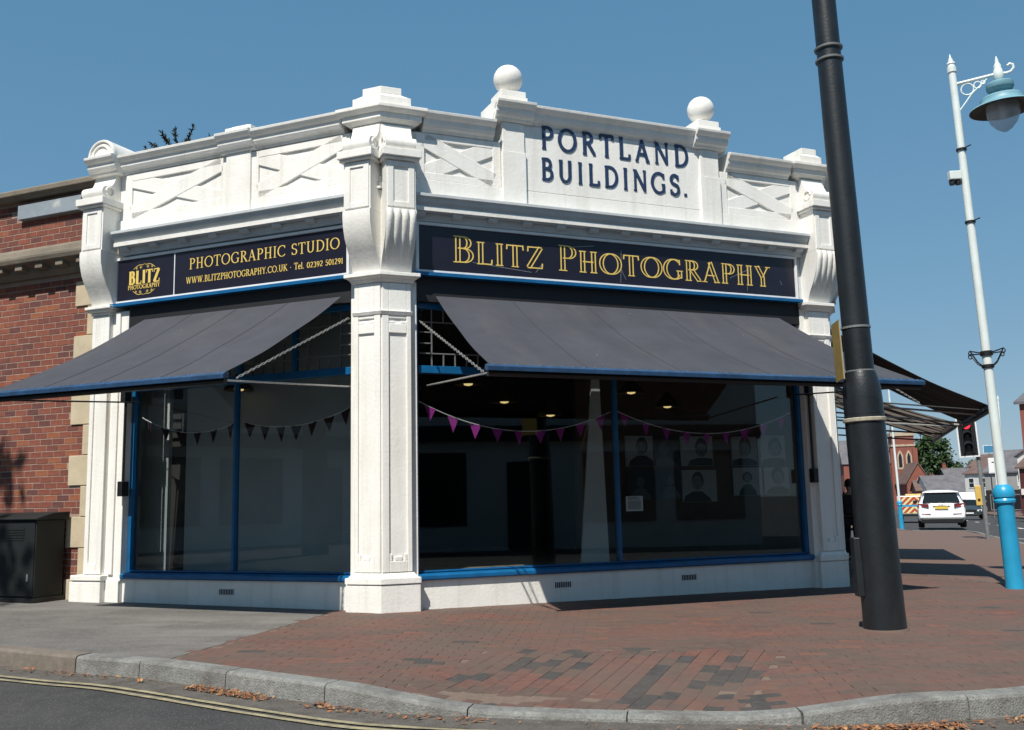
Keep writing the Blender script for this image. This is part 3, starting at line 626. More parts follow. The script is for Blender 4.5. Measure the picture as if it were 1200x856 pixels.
def corner_pier(f1, d1, s1, f2, d2, s2, zg):
    root = corner_stack('corner_pier', f1, d1, s1, f2, d2, s2, [(zg, .265, .125, .125, .36, .36), (.265, .275, .11, .11, .35, .35), (.275, .335, .135, .135, .365, .365), (.335, .385, .115, .088, .345, .30), (.385, 3.365, .075, .075, .285, .285),
        (3.365, 3.40, .10, .125, .31, .33), (3.40, 3.425, .125, .155, .33, .36), (3.425, 3.465, .17, .17, .37, .37), (3.465, 4.75, .06, .06, .25, .25), (4.75, 5.075, .075, .075, .27, .27)], shop)
    # flank strips set back at each side of the shaft
    for fr, d, s0 in ((f1, d1, s1), (f2, d2, s2)):
        q = fmb(fr); q.box(s0+d*.28, s0+d*.365, -.2, .028, .335, 3.40); q.box(s0+d*.28, s0+d*.395, -.2, .07, zg, .27); q.box(s0+d*.28, s0+d*.39, -.2, .045, .27, .335)
        q.build('flank_strip', M['white'], root, fr.M, bev=.005)
        # raised border of the sunk shaft panel, with notched ends
        q = fmb(fr); t = .020; o1 = .075+t; a0 = s0-d*.028; a1 = s0+d*.284
        q.box(a0, s0+d*.045, .07, o1, .39, 3.36); q.box(s0+d*.235, a1, .07, o1, .39, 3.36)
        q.box(s0+d*.045, s0+d*.235, .07, o1, .39, .50); q.box(s0+d*.045, s0+d*.235, .07, o1, 2.83, 2.93); q.box(s0+d*.045, s0+d*.235, .07, o1, 3.04, 3.36)
        q.box(s0+d*.10, s0+d*.18, .07, o1-.003, .50, .545); q.box(s0+d*.045, s0+d*.075, .07, o1-.004, .50, .57); q.box(s0+d*.205, s0+d*.235, .07, o1-.004, .50, .57)
        q.box(s0+d*.045, s0+d*.108, .07, o1-.003, 2.93, 2.955); q.box(s0+d*.172, s0+d*.235, .07, o1-.003, 2.93, 2.955); q.box(s0+d*.045, s0+d*.235, .07, o1-.005, 2.985, 3.04)
        q.build('panel_border', M['white'], root, fr.M, bev=.006)
    corner_stack('necking_band', f1, d1, s1, f2, d2, s2, [(3.02, 3.06, .10, .118, .30, .30)], root)
    return root
def console(fr, s0, s1, flutes=True, parent=None):
    """scrolled bracket, profile in (outward, up)"""
    lo, hi = min(s0, s1), max(s0, s1)
    q = fmb(fr)
    pts = [(-.02, 3.44), (.10, 3.462), (.115, 3.50), (.16, 3.60), (.225, 3.70), (.285, 3.82), (.318, 3.95), (.325, 4.05), (.322, 4.10), (-.02, 4.10)]
    q.prof(pts, lo, hi)
    q.prof([(-.02, 4.105), (.305, 4.105), (.305, 4.62), (-.02, 4.62)], lo+.004, hi-.004)
    cr = q.build('console', M['white'], parent or shop, fr.M, smooth=True)
    q = fmb(fr); q.box(lo-.03, hi+.03, -.02, .345, 4.622, 4.65); q.box(lo-.045, hi+.045, -.02, .375, 4.652, 4.735); q.build('ledge', M['white'], cr, fr.M, bev=.006)
    # ogee with a roll on top of the ledge
    roll = [(.262+.075*math.cos(rad(a)), 4.812+.075*math.sin(rad(a))) for a in range(-90, 100, 15)]
    q = fmb(fr); q.prof([(-.02, 4.738)]+roll+[(.20, 4.905), (.165, 4.945), (.14, 5.00), (.125, 5.073), (-.02, 5.073)], lo+.0, hi)
    q.build('scroll', M['white'], cr, fr.M, smooth=True)
    for sd, so_ in ((lo, -1), (hi, 1)):
        q = fmb(fr); path = [fr.P(sd+so_*.004, .225+.055*math.cos(rad(a)), 4.825+.055*math.sin(rad(a))) for a in range(0, 330, 25)]
        q.tube(path, .011, 6); q.build('volute', M['white'], cr, fr.M, smooth=True)
    # sunk panel on the face of the block: a raised border
    q = fmb(fr); w = (hi-lo)
    q.box(lo+.02, lo+.085, .30, .318, 4.12, 4.61); q.box(hi-.085, hi-.02, .30, .318, 4.12, 4.61); q.box(lo+.085, hi-.085, .30, .318, 4.12, 4.175); q.box(lo+.085, hi-.085, .30, .318, 4.555, 4.61)
    q.build('panel_border', M['white'], cr, fr.M, bev=.004)
    if flutes:
        n = 4
        for k in range(n):
            c = lo+(k+.5)*w/n; q = fmb(fr)
            prof = [(.12, 3.56), (.165, 3.62), (.235, 3.72), (.297, 3.84), (.330, 3.96), (.345, 4.05), (.325, 4.092)]
            loops = []
            for o, z in prof:
                loops.append([fr.P(c+w/n*.40*math.cos(rad(a)), o-.012+.028*math.sin(rad(a)), z) for a in range(0, 181, 30)])
            q.loft(loops); q.build('flute', M['white'], cr, fr.M, smooth=True)
    return cr

zA = -.12; zB = -.2
pierA = corner_pier(FL, 1, 0, FC, 1, 0, zA)
pierB = corner_pier(FC, -1, LC, FRR, 1, 0, zB)
for fr, a, b in ((FL, -.045, .285), (FC, -.045, .285), (FC, LC+.045, LC-.285), (FRR, -.045, .285)):
    console(fr, a, b, fr is not FL)
for f1, d1, s1, f2, d2, s2 in ((FL, 1, 0, FC, 1, 0), (FC, -1, LC, FRR, 1, 0)):
    corner_stack('pier_cap', f1, d1, s1, f2, d2, s2, [(5.076, 5.10, .085, .10, .30, .33), (5.10, 5.135, .115, .15, .345, .39), (5.135, 5.20, .165, .165, .40, .40), (5.20, 5.235, .18, .215, .42, .44), (5.235, 5.275, .225, .225, .45, .45),
        (5.275, 5.40, .13, .13, .29, .29), (5.40, 5.445, .12, .07, .28, .20), (5.445, 5.525, .07, .07, .20, .20), (5.525, 5.545, .06, .02, .19, .15)], shop, back=.3)
    corner_stack('corner_spur', f1, d1, s1, f2, d2, s2, [(4.26, 4.34, .10, .14, .05, .08), (4.35, 4.42, .17, .17, .09, .09), (4.43, 4.50, .15, .13, .09, .07), (4.60, 4.72, .10, .16, .05, .08), (4.74, 4.95, .17, .10, .08, .05)], shop)

# risers, sills, windows, signs boards, cornice and parapet ----------------
def face_front(fr, s0, s1, mull, wood='blue'):
    q = fmb(fr); q.box(s0, s1, -.22, 0, -.25, .287); q.build('stall_riser', M['white'], shop, fr.M, bev=.006)
    q = fmb(fr); q.prof([(-.2, .287), (.035, .287), (.045, .30), (.045, .335), (.02, .352), (-.2, .362)], s0+.002, s1-.002); q.build('window_sill', M[wood], shop, fr.M, bev=.004)
    wd = fmb(fr); o0, o1 = -.15, -.06
    wd.box(s0, s0+.04, o0, o1, .36, 3.2); wd.box(s1-.045, s1, o0, o1, .36, 3.2); wd.box(s0+.04, s1-.045, o0, o1-.005, .362, .378); wd.box(s0+.04, s1-.045, o0, o1+.015, 2.44, 2.52); wd.box(s0+.04, s1-.045, o0, o1, 3.14, 3.2)
    wf = wd.build('window', M[wood], shop, fr.M, bev=.004)
    ed = [s0+.04]+mull+[s1-.045]
    for mm in mull:
        q = fmb(fr); q.box(mm-.015, mm+.015, o0+.01, o1+.004, .378, 2.44); q.build('mullion', M['blue'], wf, fr.M, bev=.004)
    for a, b in zip(ed[:-1], ed[1:]):
        q = fmb(fr); a2 = a+(.015 if a in mull else 0); b2 = b-(.015 if b in mull else 0); q.box(a2, b2, -.112, -.106, .378, 2.44); q.build('pane', M['glass'], wf, fr.M)
    # leaded lights above the transom
    tm = [s0+.055+(s1-s0-.115)*k/4 for k in range(5)]
    for k in (1, 2, 3):
        q = fmb(fr); q.box(tm[k]-.018, tm[k]+.018, o0+.012, o1, 2.52, 3.14); q.build('transom_bar', M['blue'], wf, fr.M)
    for k in range(4):
        a, b = tm[k]+.018, tm[k+1]-.018; q = fmb(fr); q.box(a, b, -.112, -.106, 2.52, 3.14); q.build('pane', M['glass'], wf, fr.M)
        q = fmb(fr); nn = max(4, int((b-a)/.13))
        for j in range(1, nn):
            x = a+(b-a)*j/nn
            if j in (1, nn-1): q.box(x-.006, x+.006, -.12, -.098, 2.52, 3.14)
            else: q.box(x-.006, x+.006, -.119, -.099, 2.52, 2.66); q.box(x-.006, x+.006, -.119, -.099, 3.0, 3.14)
        for z in (2.66, 3.0): q.box(a, b, -.1215, -.0965, z-.006, z+.006)
        for z in (2.77, 2.89): q.box(a, a+(b-a)/nn, -.1205, -.0975, z-.006, z+.006); q.box(b-(b-a)/nn, b, -.1205, -.0975, z-.006, z+.006)
        q.build('leading', M['lead'], wf, fr.M)
    # blind box over the window, black to carry the void's shade, and wall behind the fascia
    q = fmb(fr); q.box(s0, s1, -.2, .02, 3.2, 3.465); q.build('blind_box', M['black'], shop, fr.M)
    q = fmb(fr); q.box(s0-.08, s1+.08, -.25, .0, 3.466, 4.30); q.build('fascia_wall', M['greywhite'], shop, fr.M)
def cornice(fr, s0, s1, nmod):
    q = fmb(fr)
    q.prof([(-.1, 4.066), (.060, 4.066), (.068, 4.078), (.068, 4.096), (.078, 4.12), (.085, 4.148), (-.1, 4.148)], s0, s1)
    q.prof([(-.1, 4.150), (.160, 4.150), (.165, 4.205), (.160, 4.212), (.172, 4.228), (.192, 4.250), (.207, 4.288), (.228, 4.296), (.228, 4.328), (.20, 4.336), (.05, 4.36), (-.1, 4.36)], s0-.001, s1+.001)
    c = q.build('cornice', M['greywhite'], shop, fr.M, bev=.003)
    q = fmb(fr); q.prof([(.155, 4.156), (.172, 4.156), (.174, 4.200), (.155, 4.203)], s0, s1); q.build('fillet', M['white'], c, fr.M)
    for k in range(nmod):
        s = s0+.12+(s1-s0-.24)*k/(nmod-1); q = fmb(fr); q.prof([(.07, 4.105), (.115, 4.108), (.140, 4.122), (.148, 4.152), (.07, 4.152)], s-.055, s+.055); q.build('modillion', M['greywhite'], c, fr.M, bev=.004)
    return c
def xpanel(fr, s0, s1, z0, z1, parent, o=.045):
    """sunk panel with a raised border and a raised diagonal cross"""
    a, b = min(s0, s1), max(s0, s1); q = fmb(fr); t = .024; bw = .095
    q.box(a-.001, a+bw, o, o+t, z0, z1); q.box(b-bw, b+.001, o, o+t, z0, z1); q.box(a+bw, b-bw, o, o+t, z1-bw*.9, z1); q.box(a+bw, b-bw, o, o+t, z0, z0+bw*.9)
    w = .088; dx, dz = b-a-2*bw, z1-z0-2*bw*.9; L = math.hypot(dx, dz); nx, nz_ = dz/L*w, dx/L*w; c = ((a+b)/2, (z0+z1)/2)
    for sg in (1, -1):
        h = dx/2+.01; k = dz/2+.01
        q.slab([(c[0]-h-nx, c[1]-sg*k+sg*nz_), (c[0]+h-nx, c[1]+sg*k+sg*nz_), (c[0]+h+nx, c[1]+sg*k-sg*nz_), (c[0]-h+nx, c[1]-sg*k-sg*nz_)], o, o+t-.002-.002*sg)
    return q.build('crossed_panel', M['white'], parent, fr.M, bev=.007)
TOP = [(-.28, 5.065), (.055, 5.065), (.075, 5.075), (.085, 5.10), (.115, 5.115), (.135, 5.15), (.14, 5.195), (.165, 5.21), (.195, 5.245), (.20, 5.272), (.17, 5.285), (-.28, 5.30)]
def top_mould(fr, s0, s1, dz, parent, do=0.0, name='coping'):
    q = fmb(fr); q.prof([(o+(do if o > 0 else 0), z+dz) for o, z in TOP], min(s0, s1), max(s0, s1)); return q.build(name, M['white'], parent, fr.M, bev=.003)

# front (chamfer) face
face_front(FC, .365, 5.385, [2.765])
cornice(FC, .27, 5.48, 13)
q = fmb(FC); q.box(.2, 5.55, -.28, .045, 4.30, 5.065); parC = q.build('parapet', M['white'], shop, FC.M)
q = fmb(FC); q.box(.27, 5.48, .044, .078, 4.345, 4.53); q.build('parapet_base', M['white'], parC, FC.M, bev=.006)
xpanel(FC, .36, 1.345, 4.531, 5.06, parC); xpanel(FC, 4.265, 5.42, 4.531, 5.06, parC)
top_mould(FC, .43, 1.26, 0, parC); top_mould(FC, 4.35, 5.31, 0, parC)
q = fmb(FC); q.box(1.62, 3.99, -.25, .075, 4.535, 5.30); mid = q.build('name_panel', M['white'], parC, FC.M)
top_mould(FC, 1.25, 4.36, .235, mid)
for sc_ in (1.495, 4.10):
    q = fmb(FC); q.box(sc_-.145, sc_+.145, -.28, .11, 4.32, 4.96); q.box(sc_-.135, sc_+.135, -.27, .098, 4.96, 5.30); pr = q.build('parapet_pier', M['white'], parC, FC.M, bev=.008)
    top_mould(FC, sc_-.235, sc_+.235, .238, pr, .05)
    q = fmb(FC); q.box(sc_-.17, sc_+.17, -.2, .14, 5.536, 5.60); q.box(sc_-.155, sc_+.155, -.185, .125, 5.60, 5.675); q.build('finial_block', M['white'], pr, FC.M, bev=.008)
    q = fmb(FC); q.lathe([(.10, 5.672), (.085, 5.69), (.08, 5.71)], 20, (sc_, -.03, 0)); q.sphere((sc_, -.03, 5.865), .168, 28, 16); q.build('ball_finial', M['white'], pr, FC.M, smooth=True)
SLAB = {'T': .165, 't': .12, 's': .08, 'sl': .68}
for txt, a, b, z0, z1 in (('PORTLAND', 1.832, 3.815, 5.052, 5.318), ('BUILDINGS.', 1.825, 3.79, 4.682, 4.938)):
    for k, mb in sorted(set_text(txt, SLAB, a, b, z0, z1,   .07, .014, FC, 1, track=.24, per_letter=True, step=.0006).items()):
        mb.build('letter', M['navy'], mid, FC.M)

# left face
face_front(FL, .365, 3.42, [1.925])
cornice(FL, .27, 3.56, 8)
q = fmb(FL); q.box(.2, 3.75, -.28, .045, 4.30, 5.065); parL = q.build('parapet', M['white'], shop, FL.M)
q = fmb(FL); q.box(.27, 3.62, .044, .078, 4.345, 4.50); q.build('parapet_base', M['white'], parL, FL.M, bev=.006)
xpanel(FL, .36, 1.655, 4.501, 5.06, parL); xpanel(FL, 1.985, 3.50, 4.501, 5.06, parL)
q = fmb(FL); q.box(1.65, 1.99, -.2, .10, 4.32, 5.066); pr = q.build('parapet_pier', M['white'], parL, FL.M, bev=.008)
top_mould(FL, .43, 1.585, 0, parL); top_mould(FL, 2.055, 3.53, 0, parL); top_mould(FL, 1.586, 2.054, .002, pr, .045)
q = fmb(FL); q.box(1.64, 2.0, -.24, .12, 5.29, 5.37); q.slab([(1.66, 5.37), (1.98, 5.37), (1.93, 5.395), (1.71, 5.395)], -.2, .08); q.build('finial_block', M['white'], pr, FL.M, bev=.008)

# end pilaster of the left face
q = fmb(FL)
for z0, z1, o, a, b in ((-.2, .255, .13, 3.62, 4.09), (.255, .27, .115, 3.63, 4.06), (.27, .33, .14, 3.61, 4.07), (.33, 3.365, .07, 3.665, 3.925), (3.365, 3.40, .105, 3.65, 3.94), (3.40, 3.43, .14, 3.62, 3.97), (3.43, 3.465, .165, 3.595, 3.99), (3.465, 5.075, .06, 3.60, 3.945)):
    q.box(a, b, -.25, o, z0, z1)
pil = q.build('end_pilaster', M['white'], shop, FL.M, bev=.008)
q = fmb(FL); q.box(3.425, 3.665, -.2, .03, .27, 3.40); q.box(3.425, 3.62, -.2, .055, -.2, .27); q.box(3.53, 3.6, .03, .055, .335, 3.38); q.build('flank_strip', M['white'], pil, FL.M, bev=.006)
q = fmb(FL); q.box(3.665, 3.74, .069, .092, .34, 3.36); q.box(3.865, 3.925, .069, .092, .34, 3.36); q.box(3.74, 3.865, .069, .092, .34, .46); q.box(3.74, 3.865, .069, .092, 2.95, 3.36); q.build('panel_border', M['white'], pil, FL.M, bev=.006)
console(FL, 3.60, 3.93, False)
q = fmb(FL); q.prof([(o+(.1 if o > 0 else 0), z) for o, z in TOP], 3.53, 3.96); cp = q.build('end_coping', M['white'], shop, FL.M, bev=.003)
q = fmb(FL); q.box(3.58, 3.93, -.2, .09, 5.06, 5.08); q.build('coping_bed', M['white'], cp, FL.M)
# half-barrel above it with a ringed end
def barrel(r, o0, o1): return [[FL.P(3.735+r*math.cos(rad(a)), o, 5.285+r*math.sin(rad(a))) for a in range(-10, 191, 10)] for o in (o0, o1)]
q = fmb(FL); q.loft(barrel(.205, -.62, .24)); br = q.build('barrel_cap', M['white'], cp, FL.M, bev=.006)
for r, rr in ((.185, .018), (.125, .016)):
    q = fmb(FL); q.tube([FL.P(3.735+r*math.cos(rad(a)), .243, 5.285+r*math.sin(rad(a))) for a in range(0, 181, 10)], rr, 6); q.build('ring', M['white'], br, FL.M, smooth=True)

# side (right-hand) face along the main street
RL = 4.1
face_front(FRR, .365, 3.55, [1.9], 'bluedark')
cornice(FRR, .27, 3.7, 8)
q = fmb(FRR); q.box(.2, RL, -.28, .045, 4.30, 5.065); parR = q.build('parapet', M['white'], shop, FRR.M)
xpanel(FRR, .36, 1.9, 4.501, 5.06, parR); xpanel(FRR, 2.1, 3.7, 4.501, 5.06, parR); top_mould(FRR, .43, RL, 0, parR)
q = fmb(FRR); q.box(3.555, RL, -.25, .06, -.3, 4.29); q.build('end_pilaster', M['white'], shop, FRR.M, bev=.008)

# shell: roof, ceiling, floor, inner walls
pA = Vector((AX, AY)); pB = Vector((bx_, by_)); pL = FL.at(4.0, 0).xy; pR = FRR.at(RL, 0).xy
iL = FL.at(4.0, -6.2).xy; iR = FRR.at(RL, -5.5).xy
outl = [pA, pB, pR, iR, iL, pL]
cx_ = sum((p.x for p in outl))/6; cy_ = sum((p.y for p in outl))/6
def inset(k): return [(cx_+(p.x-cx_)*k, cy_+(p.y-cy_)*k) for p in outl]
q = MB(); q.plan(inset(.93), 4.72, 4.80); q.build('roof', M['roof'], shop, Matrix.Identity(4))
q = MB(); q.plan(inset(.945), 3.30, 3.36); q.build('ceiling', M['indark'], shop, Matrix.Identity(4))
q = MB(); q.plan(inset(.945), .20, .26); q.build('floor', M['infloor'], shop, Matrix.Identity(4))
def wallseg(name, a, b, m, z0=-.2, z1=4.9, t=.15):
    a, b = Vector(a), Vector(b); d = (b-a).normalized(); n = Vector((-d.y, d.x))*t; q = MB(); q.plan([a, b, b+n, a+n], z0, z1); return q.build(name, M[m], shop, Matrix.Identity(4))
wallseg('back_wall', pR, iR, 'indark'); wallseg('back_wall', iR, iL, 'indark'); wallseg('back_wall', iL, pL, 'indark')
# partitions seen through the left window and brown display wall seen through the front one
def ipart(name, fr, a0, a1, o0, o1, z0, z1, m): q = fmb(fr); q.box(a0, a1, o0, o1, z0, z1); return q.build(name, M[m], shop, fr.M)
ipart('partition', FL, .2, 3.07, -.68, -.60, .26, 3.3, 'inwall'); ipart('partition', FL, 3.34, 3.86, -.68, -.60, .26, 3.3, 'inwall'); ipart('partition', FL, 3.07, 3.34, -.70, -.66, .26, 3.3, 'indark')  # last panel is a dark sheet standing in for the shaded doorway gap
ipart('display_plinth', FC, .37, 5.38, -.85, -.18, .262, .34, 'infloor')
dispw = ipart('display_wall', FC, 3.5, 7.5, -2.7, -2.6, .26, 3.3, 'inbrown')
# vents
for fr, s in ((FC, 2.0), (FC, 3.6), (FL, 1.94)):
    q = fmb(fr); q.box(s-.105, s+.105, -.01, .006, .125, .205); v = q.build('air_vent', M['frame'], shop, fr.M)
    for k in range(9):
        q = fmb(fr); x = s-.088+k*.022; q.box(x-.007, x+.007, .005, .0085, .136, .194); q.build('slot', M['iron'], v, fr.M)

# ------------------------------------------------------------------ fascia signs
INL = {'T': .175, 't': .045, 's': .038, 'inline': .041}
SER = {'T': .115, 't': .055, 's': .045}
def sign(fr, s0, s1, z0, z1, label, splits=()):
    root = thing('fascia_sign', label, 'sign', fr.mtx((s0+s1)/2, .0, z0))
    q = fmb(fr); q.box(s0, s1, .003, .045, z0, z1); bd = q.build('sign_board', M['board'], root, fr.M)
    q = fmb(fr); f = .03; q.box(s0-f, s0, .003, .065, z0, z1+f); q.box(s1, s1+f, .003, .065, z0, z1+f); q.box(s0, s1, .003, .0645, z1, z1+f); q.box(s0-f, s1+f, .003, .0655, z0-f, z0)
    for x in splits: q.box(x-.006, x+.006, .04, .052, z0, z1)
    q.build('sign_frame', M['frame'], root, fr.M)
    q = fmb(fr); q.box(s0-.06, s1+.06, .003, .11, z0-f-.038, z0-f-.001); q.build('blue_strip', M['blue'], root, fr.M)
    return root, bd
sg, bd = sign(FC, .385, 5.33, 3.535, 4.03, 'long dark fascia sign lettered BLITZ PHOTOGRAPHY in gold outline capitals above the front window', ())
t1 = 'BLITZ PHOTOGRAPHY'; caps = [1 if i in (0, 6) else .84 for i in range(len(t1))]
for k, mb in set_text(t1, INL, .765, 4.955, 3.645, 3.945, .0452, .002, FC, 1, track=.075, caps=caps, per_letter=True).items(): mb.build('letter', M['gold'], bd, FC.M)
q = fmb(FC); random.seed(3)
for (a, za, b, zb) in ((1.0, 3.66, 1.7, 3.60), (1.75, 3.60, 1.83, 3.70), (2.83, 3.56, 2.85, 3.95), (2.9, 3.60, 2.84, 3.72), (4.35, 3.72, 4.62, 3.84), (4.6, 3.58, 4.64, 3.9), (5.1, 3.74, 5.13, 3.68), (2.2, 3.93, 2.5, 3.97)):
    dx, dz = b-a, zb-za; L = math.hypot(dx, dz); n_ = (-dz/L*.0022, dx/L*.0022); q.slab([(a-n_[0], za-n_[1]), (b-n_[0], zb-n_[1]), (b+n_[0], zb+n_[1]), (a+n_[0], za+n_[1])], .0452, .0462)
q.build('crease', M['chain'], bd, FC.M)
sg, bd = sign(FL, .40, 3.60, 3.515, 4.015, 'dark fascia sign above the side window reading PHOTOGRAPHIC STUDIO with web address and phone number', (2.74,))
for txt, a, b, z0, z1, st, tr in (('PHOTOGRAPHIC STUDIO', 2.53, .495, 3.795, 3.922, SER, .09), ('WWW.BLITZPHOTOGRAPHY.CO.UK - Tel. 02392 501291', 2.57, .45, 3.628, 3.702, {'T': .14, 't': .08, 's': .06}, .05), ('BLITZ', 3.43, 2.96, 3.705, 3.865, {'T': .27, 't': .08, 's': .06}, .09), ('PHOTOGRAPHY', 3.44, 2.955, 3.645, 3.695, {'T': .17, 't': .10, 's': .08}, .06)):
    big = z1-z0 > .12
    for k, mb in set_text(txt, st, a, b, z0, z1, .0452, .002, FL, -1, track=tr, per_letter=big).items():
        o = mb.build('letter' if big else 'small_lettering', M['gold'], bd, FL.M)
        if not big: o['kind'] = 'stuff'
q = fmb(FL)
for sgn, zc in ((1, 3.885), (-1, 3.625)):
    for mir in (1, -1):
        for r0_, cx0, cz0 in ((.020, .05, .020), (.014, .115, .012)):
            pts = []; 
            for i in range(22):
                a = i/21*rad(480); r = r0_*(1-.75*i/21); pts.append((3.197+mir*(cx0+r*math.sin(a)), zc+sgn*(cz0+.0-r*math.cos(a)*.9)))
            L, R = ribbon(pts, [.0045]*len(pts)); q.loft([[FL.P(a_.x, .0452, a_.y), FL.P(b_.x, .0452, b_.y), FL.P(b_.x, .0468, b_.y), FL.P(a_.x, .0468, a_.y)] for a_, b_ in zip(L, R)])
        pts = [(3.197+mir*x, zc+sgn*z) for x, z in ((0, .055), (.03, .045), (.07, .050), (.11, .038), (.15, .012), (.165, .0))]
        L, R = ribbon(pts, [.003, .005, .006, .006, .005, .003]); q.loft([[FL.P(a_.x, .0452, a_.y), FL.P(b_.x, .0452, b_.y), FL.P(b_.x, .0472, b_.y), FL.P(a_.x, .0472, a_.y)] for a_, b_ in zip(L, R)])
q.build('flourish', M['gold'], bd, FL.M)
# ------------------------------------------------------------------ awnings
random.seed(11)
def awning(fr, w0, w1, f0, f1, zw, zf, o, label, group, m, ow=.06, stripes=0, seams=4, arms=True, barm='bar', ends=(True, True), flatbar=.052):
    root = thing('shop_awning', label, 'awning', fr.mtx((w0+w1)/2, 0, zf), group)
    nu, nv = (stripes*2 if stripes else 90), 14
    def cv(u, v, off=0.0):
        s = (w0+(w1-w0)*u)*(1-v)+(f0+(f1-f0)*u)*v; sag = -.045*math.sin(math.pi*v)-.016*math.sin(math.pi*v)*math.cos(u*2*math.pi*(seams+1)) + .007*math.sin(u*23+v*5)*math.sin(math.pi*v) + .020*noise.noise((u*7+zf*9, v*2.2, o*3))*math.sin(math.pi*min(1, v*1.0))+.010*noise.noise((u*24, v*3.1, o+4))*v
        return fr.P(s, ow+(o-ow)*v, zw+(zf-zw)*v+sag+off)
    q = fmb(fr)
    for lay in (0, -.006):
        ids = [[q.add([cv(i/nu, j/nv, lay)]) for j in range(nv+1)] for i in range(nu+1)]
        for i in range(nu):
            q.cur = (i % 2) if stripes else 0
            for j in range(nv): q.face((ids[i][j], ids[i+1][j], ids[i+1][j+1], ids[i][j+1]) if lay == 0 else (ids[i][j], ids[i][j+1], ids[i+1][j+1], ids[i+1][j]))
        if lay == 0: top = ids
    for i, e in ((0, 1), (nu, -1)):
        for j in range(nv): q.face((top[i][j], top[i][j+1], ids[i][j+1], ids[i][j]))
    cvs = q.build('canvas', [M[x] for x in m], root, fr.M, smooth=True, recalc=False)
    for k in range(1, seams+1) if not stripes else ():
        u = k/(seams+1)+random.uniform(-.02, .02); q = fmb(fr)
        q.loft([[cv(u-.0012, j/nv, .001), cv(u+.0012, j/nv, .001), cv(u+.0012, j/nv, .0035), cv(u-.0012, j/nv, .0035)] for j in range(nv+1)]); q.build('seam', M['seam'], cvs, fr.M)
    a, b = min(f0, f1)-.05, max(f0, f1)+.05
    q = fmb(fr); q.prof([(o-.03, zf-flatbar+.01), (o+.045, zf-flatbar), (o+.05, zf-.012), (o+.01, zf+.012), (o-.03, zf+.006)], a, b); fb = q.build('front_bar', M[barm], root, fr.M, bev=.004)
    q = fmb(fr); q.tube([fr.P(a+.02, o-.01, zf-flatbar-.018), fr.P(b-.02, o-.01, zf-flatbar-.018)], .026, 8); q.build('lower_roller', M['iron'], root, fr.M, smooth=True)
    for k in range(int((b-a)/.11)):
        q = fmb(fr); q.lathe([(.0055, zf+.004), (.0055, zf+.012)], 6, (0, 0, 0)) if False else q.box(a+.06+k*.11, a+.068+k*.11, o+.018, o+.027, zf+.004, zf+.0125); 
        q.build('eyelet', M['chain'], fb, fr.M)
    if arms:
        for s_f, s_w, e in ((f0+.0, w0-.085, 0), (f1-.0, w1+.085 if w1 < 3.3 or fr is not FC else w1+.12, 1)):
            if not ends[e]: continue
            q = fmb(fr); q.tube([fr.P(s_w, .0, 2.30), fr.P(s_f, o-.03, zf-.06)], .0095, 7); q.build('arm', M['chain'] if (fr is FC and e == 0) or (fr is FL and e == 0) else M['iron'], root, fr.M, smooth=True)
    return root, cv
def chain(fr, a, b, root, r=.009, n=46):
    A_, B_ = fr.P(*a), fr.P(*b)
    for k in range(n):
        p = A_.lerp(B_, (k+.5)/n); t = (B_-A_).normalized(); side = t.orthogonal().normalized(); side = (side if k % 2 else t.cross(side)); L = (B_-A_).length/n*.72
        q = MB(); pts = [p+t*L*math.cos(rad(x))+side*r*1.2*math.sin(rad(x)) for x in range(0, 361, 60)]
        q.tube(pts, r*.42, 5, cap=False)
        yield q
def add_chain(fr, a, b, root):
    allq = MB()
    for q in chain(fr, a, b, root):
        i0 = len(allq.v); allq.v += q.v; allq.f += [tuple(i+i0 for i in f) for f in q.f]; allq.mi += q.mi
    allq.build('chain', M['chain'], root, fr.M, smooth=True)

aw1, cv1 = awning(FC, .57, 5.04, .47, 5.36, 3.255, 2.255, 1.9, 'wide dark grey awning over the front window below the long gold lettered sign', None, ['awning'], seams=4)
add_chain(FC, (.40, .03, 2.98), (.462, 1.72, 2.22), aw1)
aw2, cv2 = awning(FL, .47, 3.16, .50, 3.40, 3.262, 2.235, 1.9, 'dark grey awning over the left side window reaching past the brick wall', None, ['awning'], seams=3)
add_chain(FL, (.39, .03, 3.03), (.47, 1.74, 2.21), aw2)
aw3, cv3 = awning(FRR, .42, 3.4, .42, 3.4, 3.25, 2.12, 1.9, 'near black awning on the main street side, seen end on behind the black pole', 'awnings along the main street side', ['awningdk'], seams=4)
add_chain(FRR, (.40, .03, 2.98), (.44, 1.1, 2.2), aw3)
for s in (1.6, 3.3):
    q = fmb(FRR); q.tube([FRR.P(s, .0, 2.36), FRR.P(s, 1.87, 2.10)], .014, 6); q.build('arm', M['chain'], aw3, FRR.M, smooth=True)
# slide rods on the window jambs
for fr, s, par in ((FL, 3.40, aw2), (FC, 5.42, aw1)):
    q = fmb(fr); q.tube([fr.P(s, .06, 1.25), fr.P(s, .06, 2.45)], .016, 7); q.build('slide_rod', M['iron'], par, fr.M, smooth=True)
    for z in (1.22, 2.30):
        q = fmb(fr); q.box(s-.035, s+.035, .0, .11, z, z+.17); q.build('slide_bracket', M['iron'], par, fr.M, bev=.006)

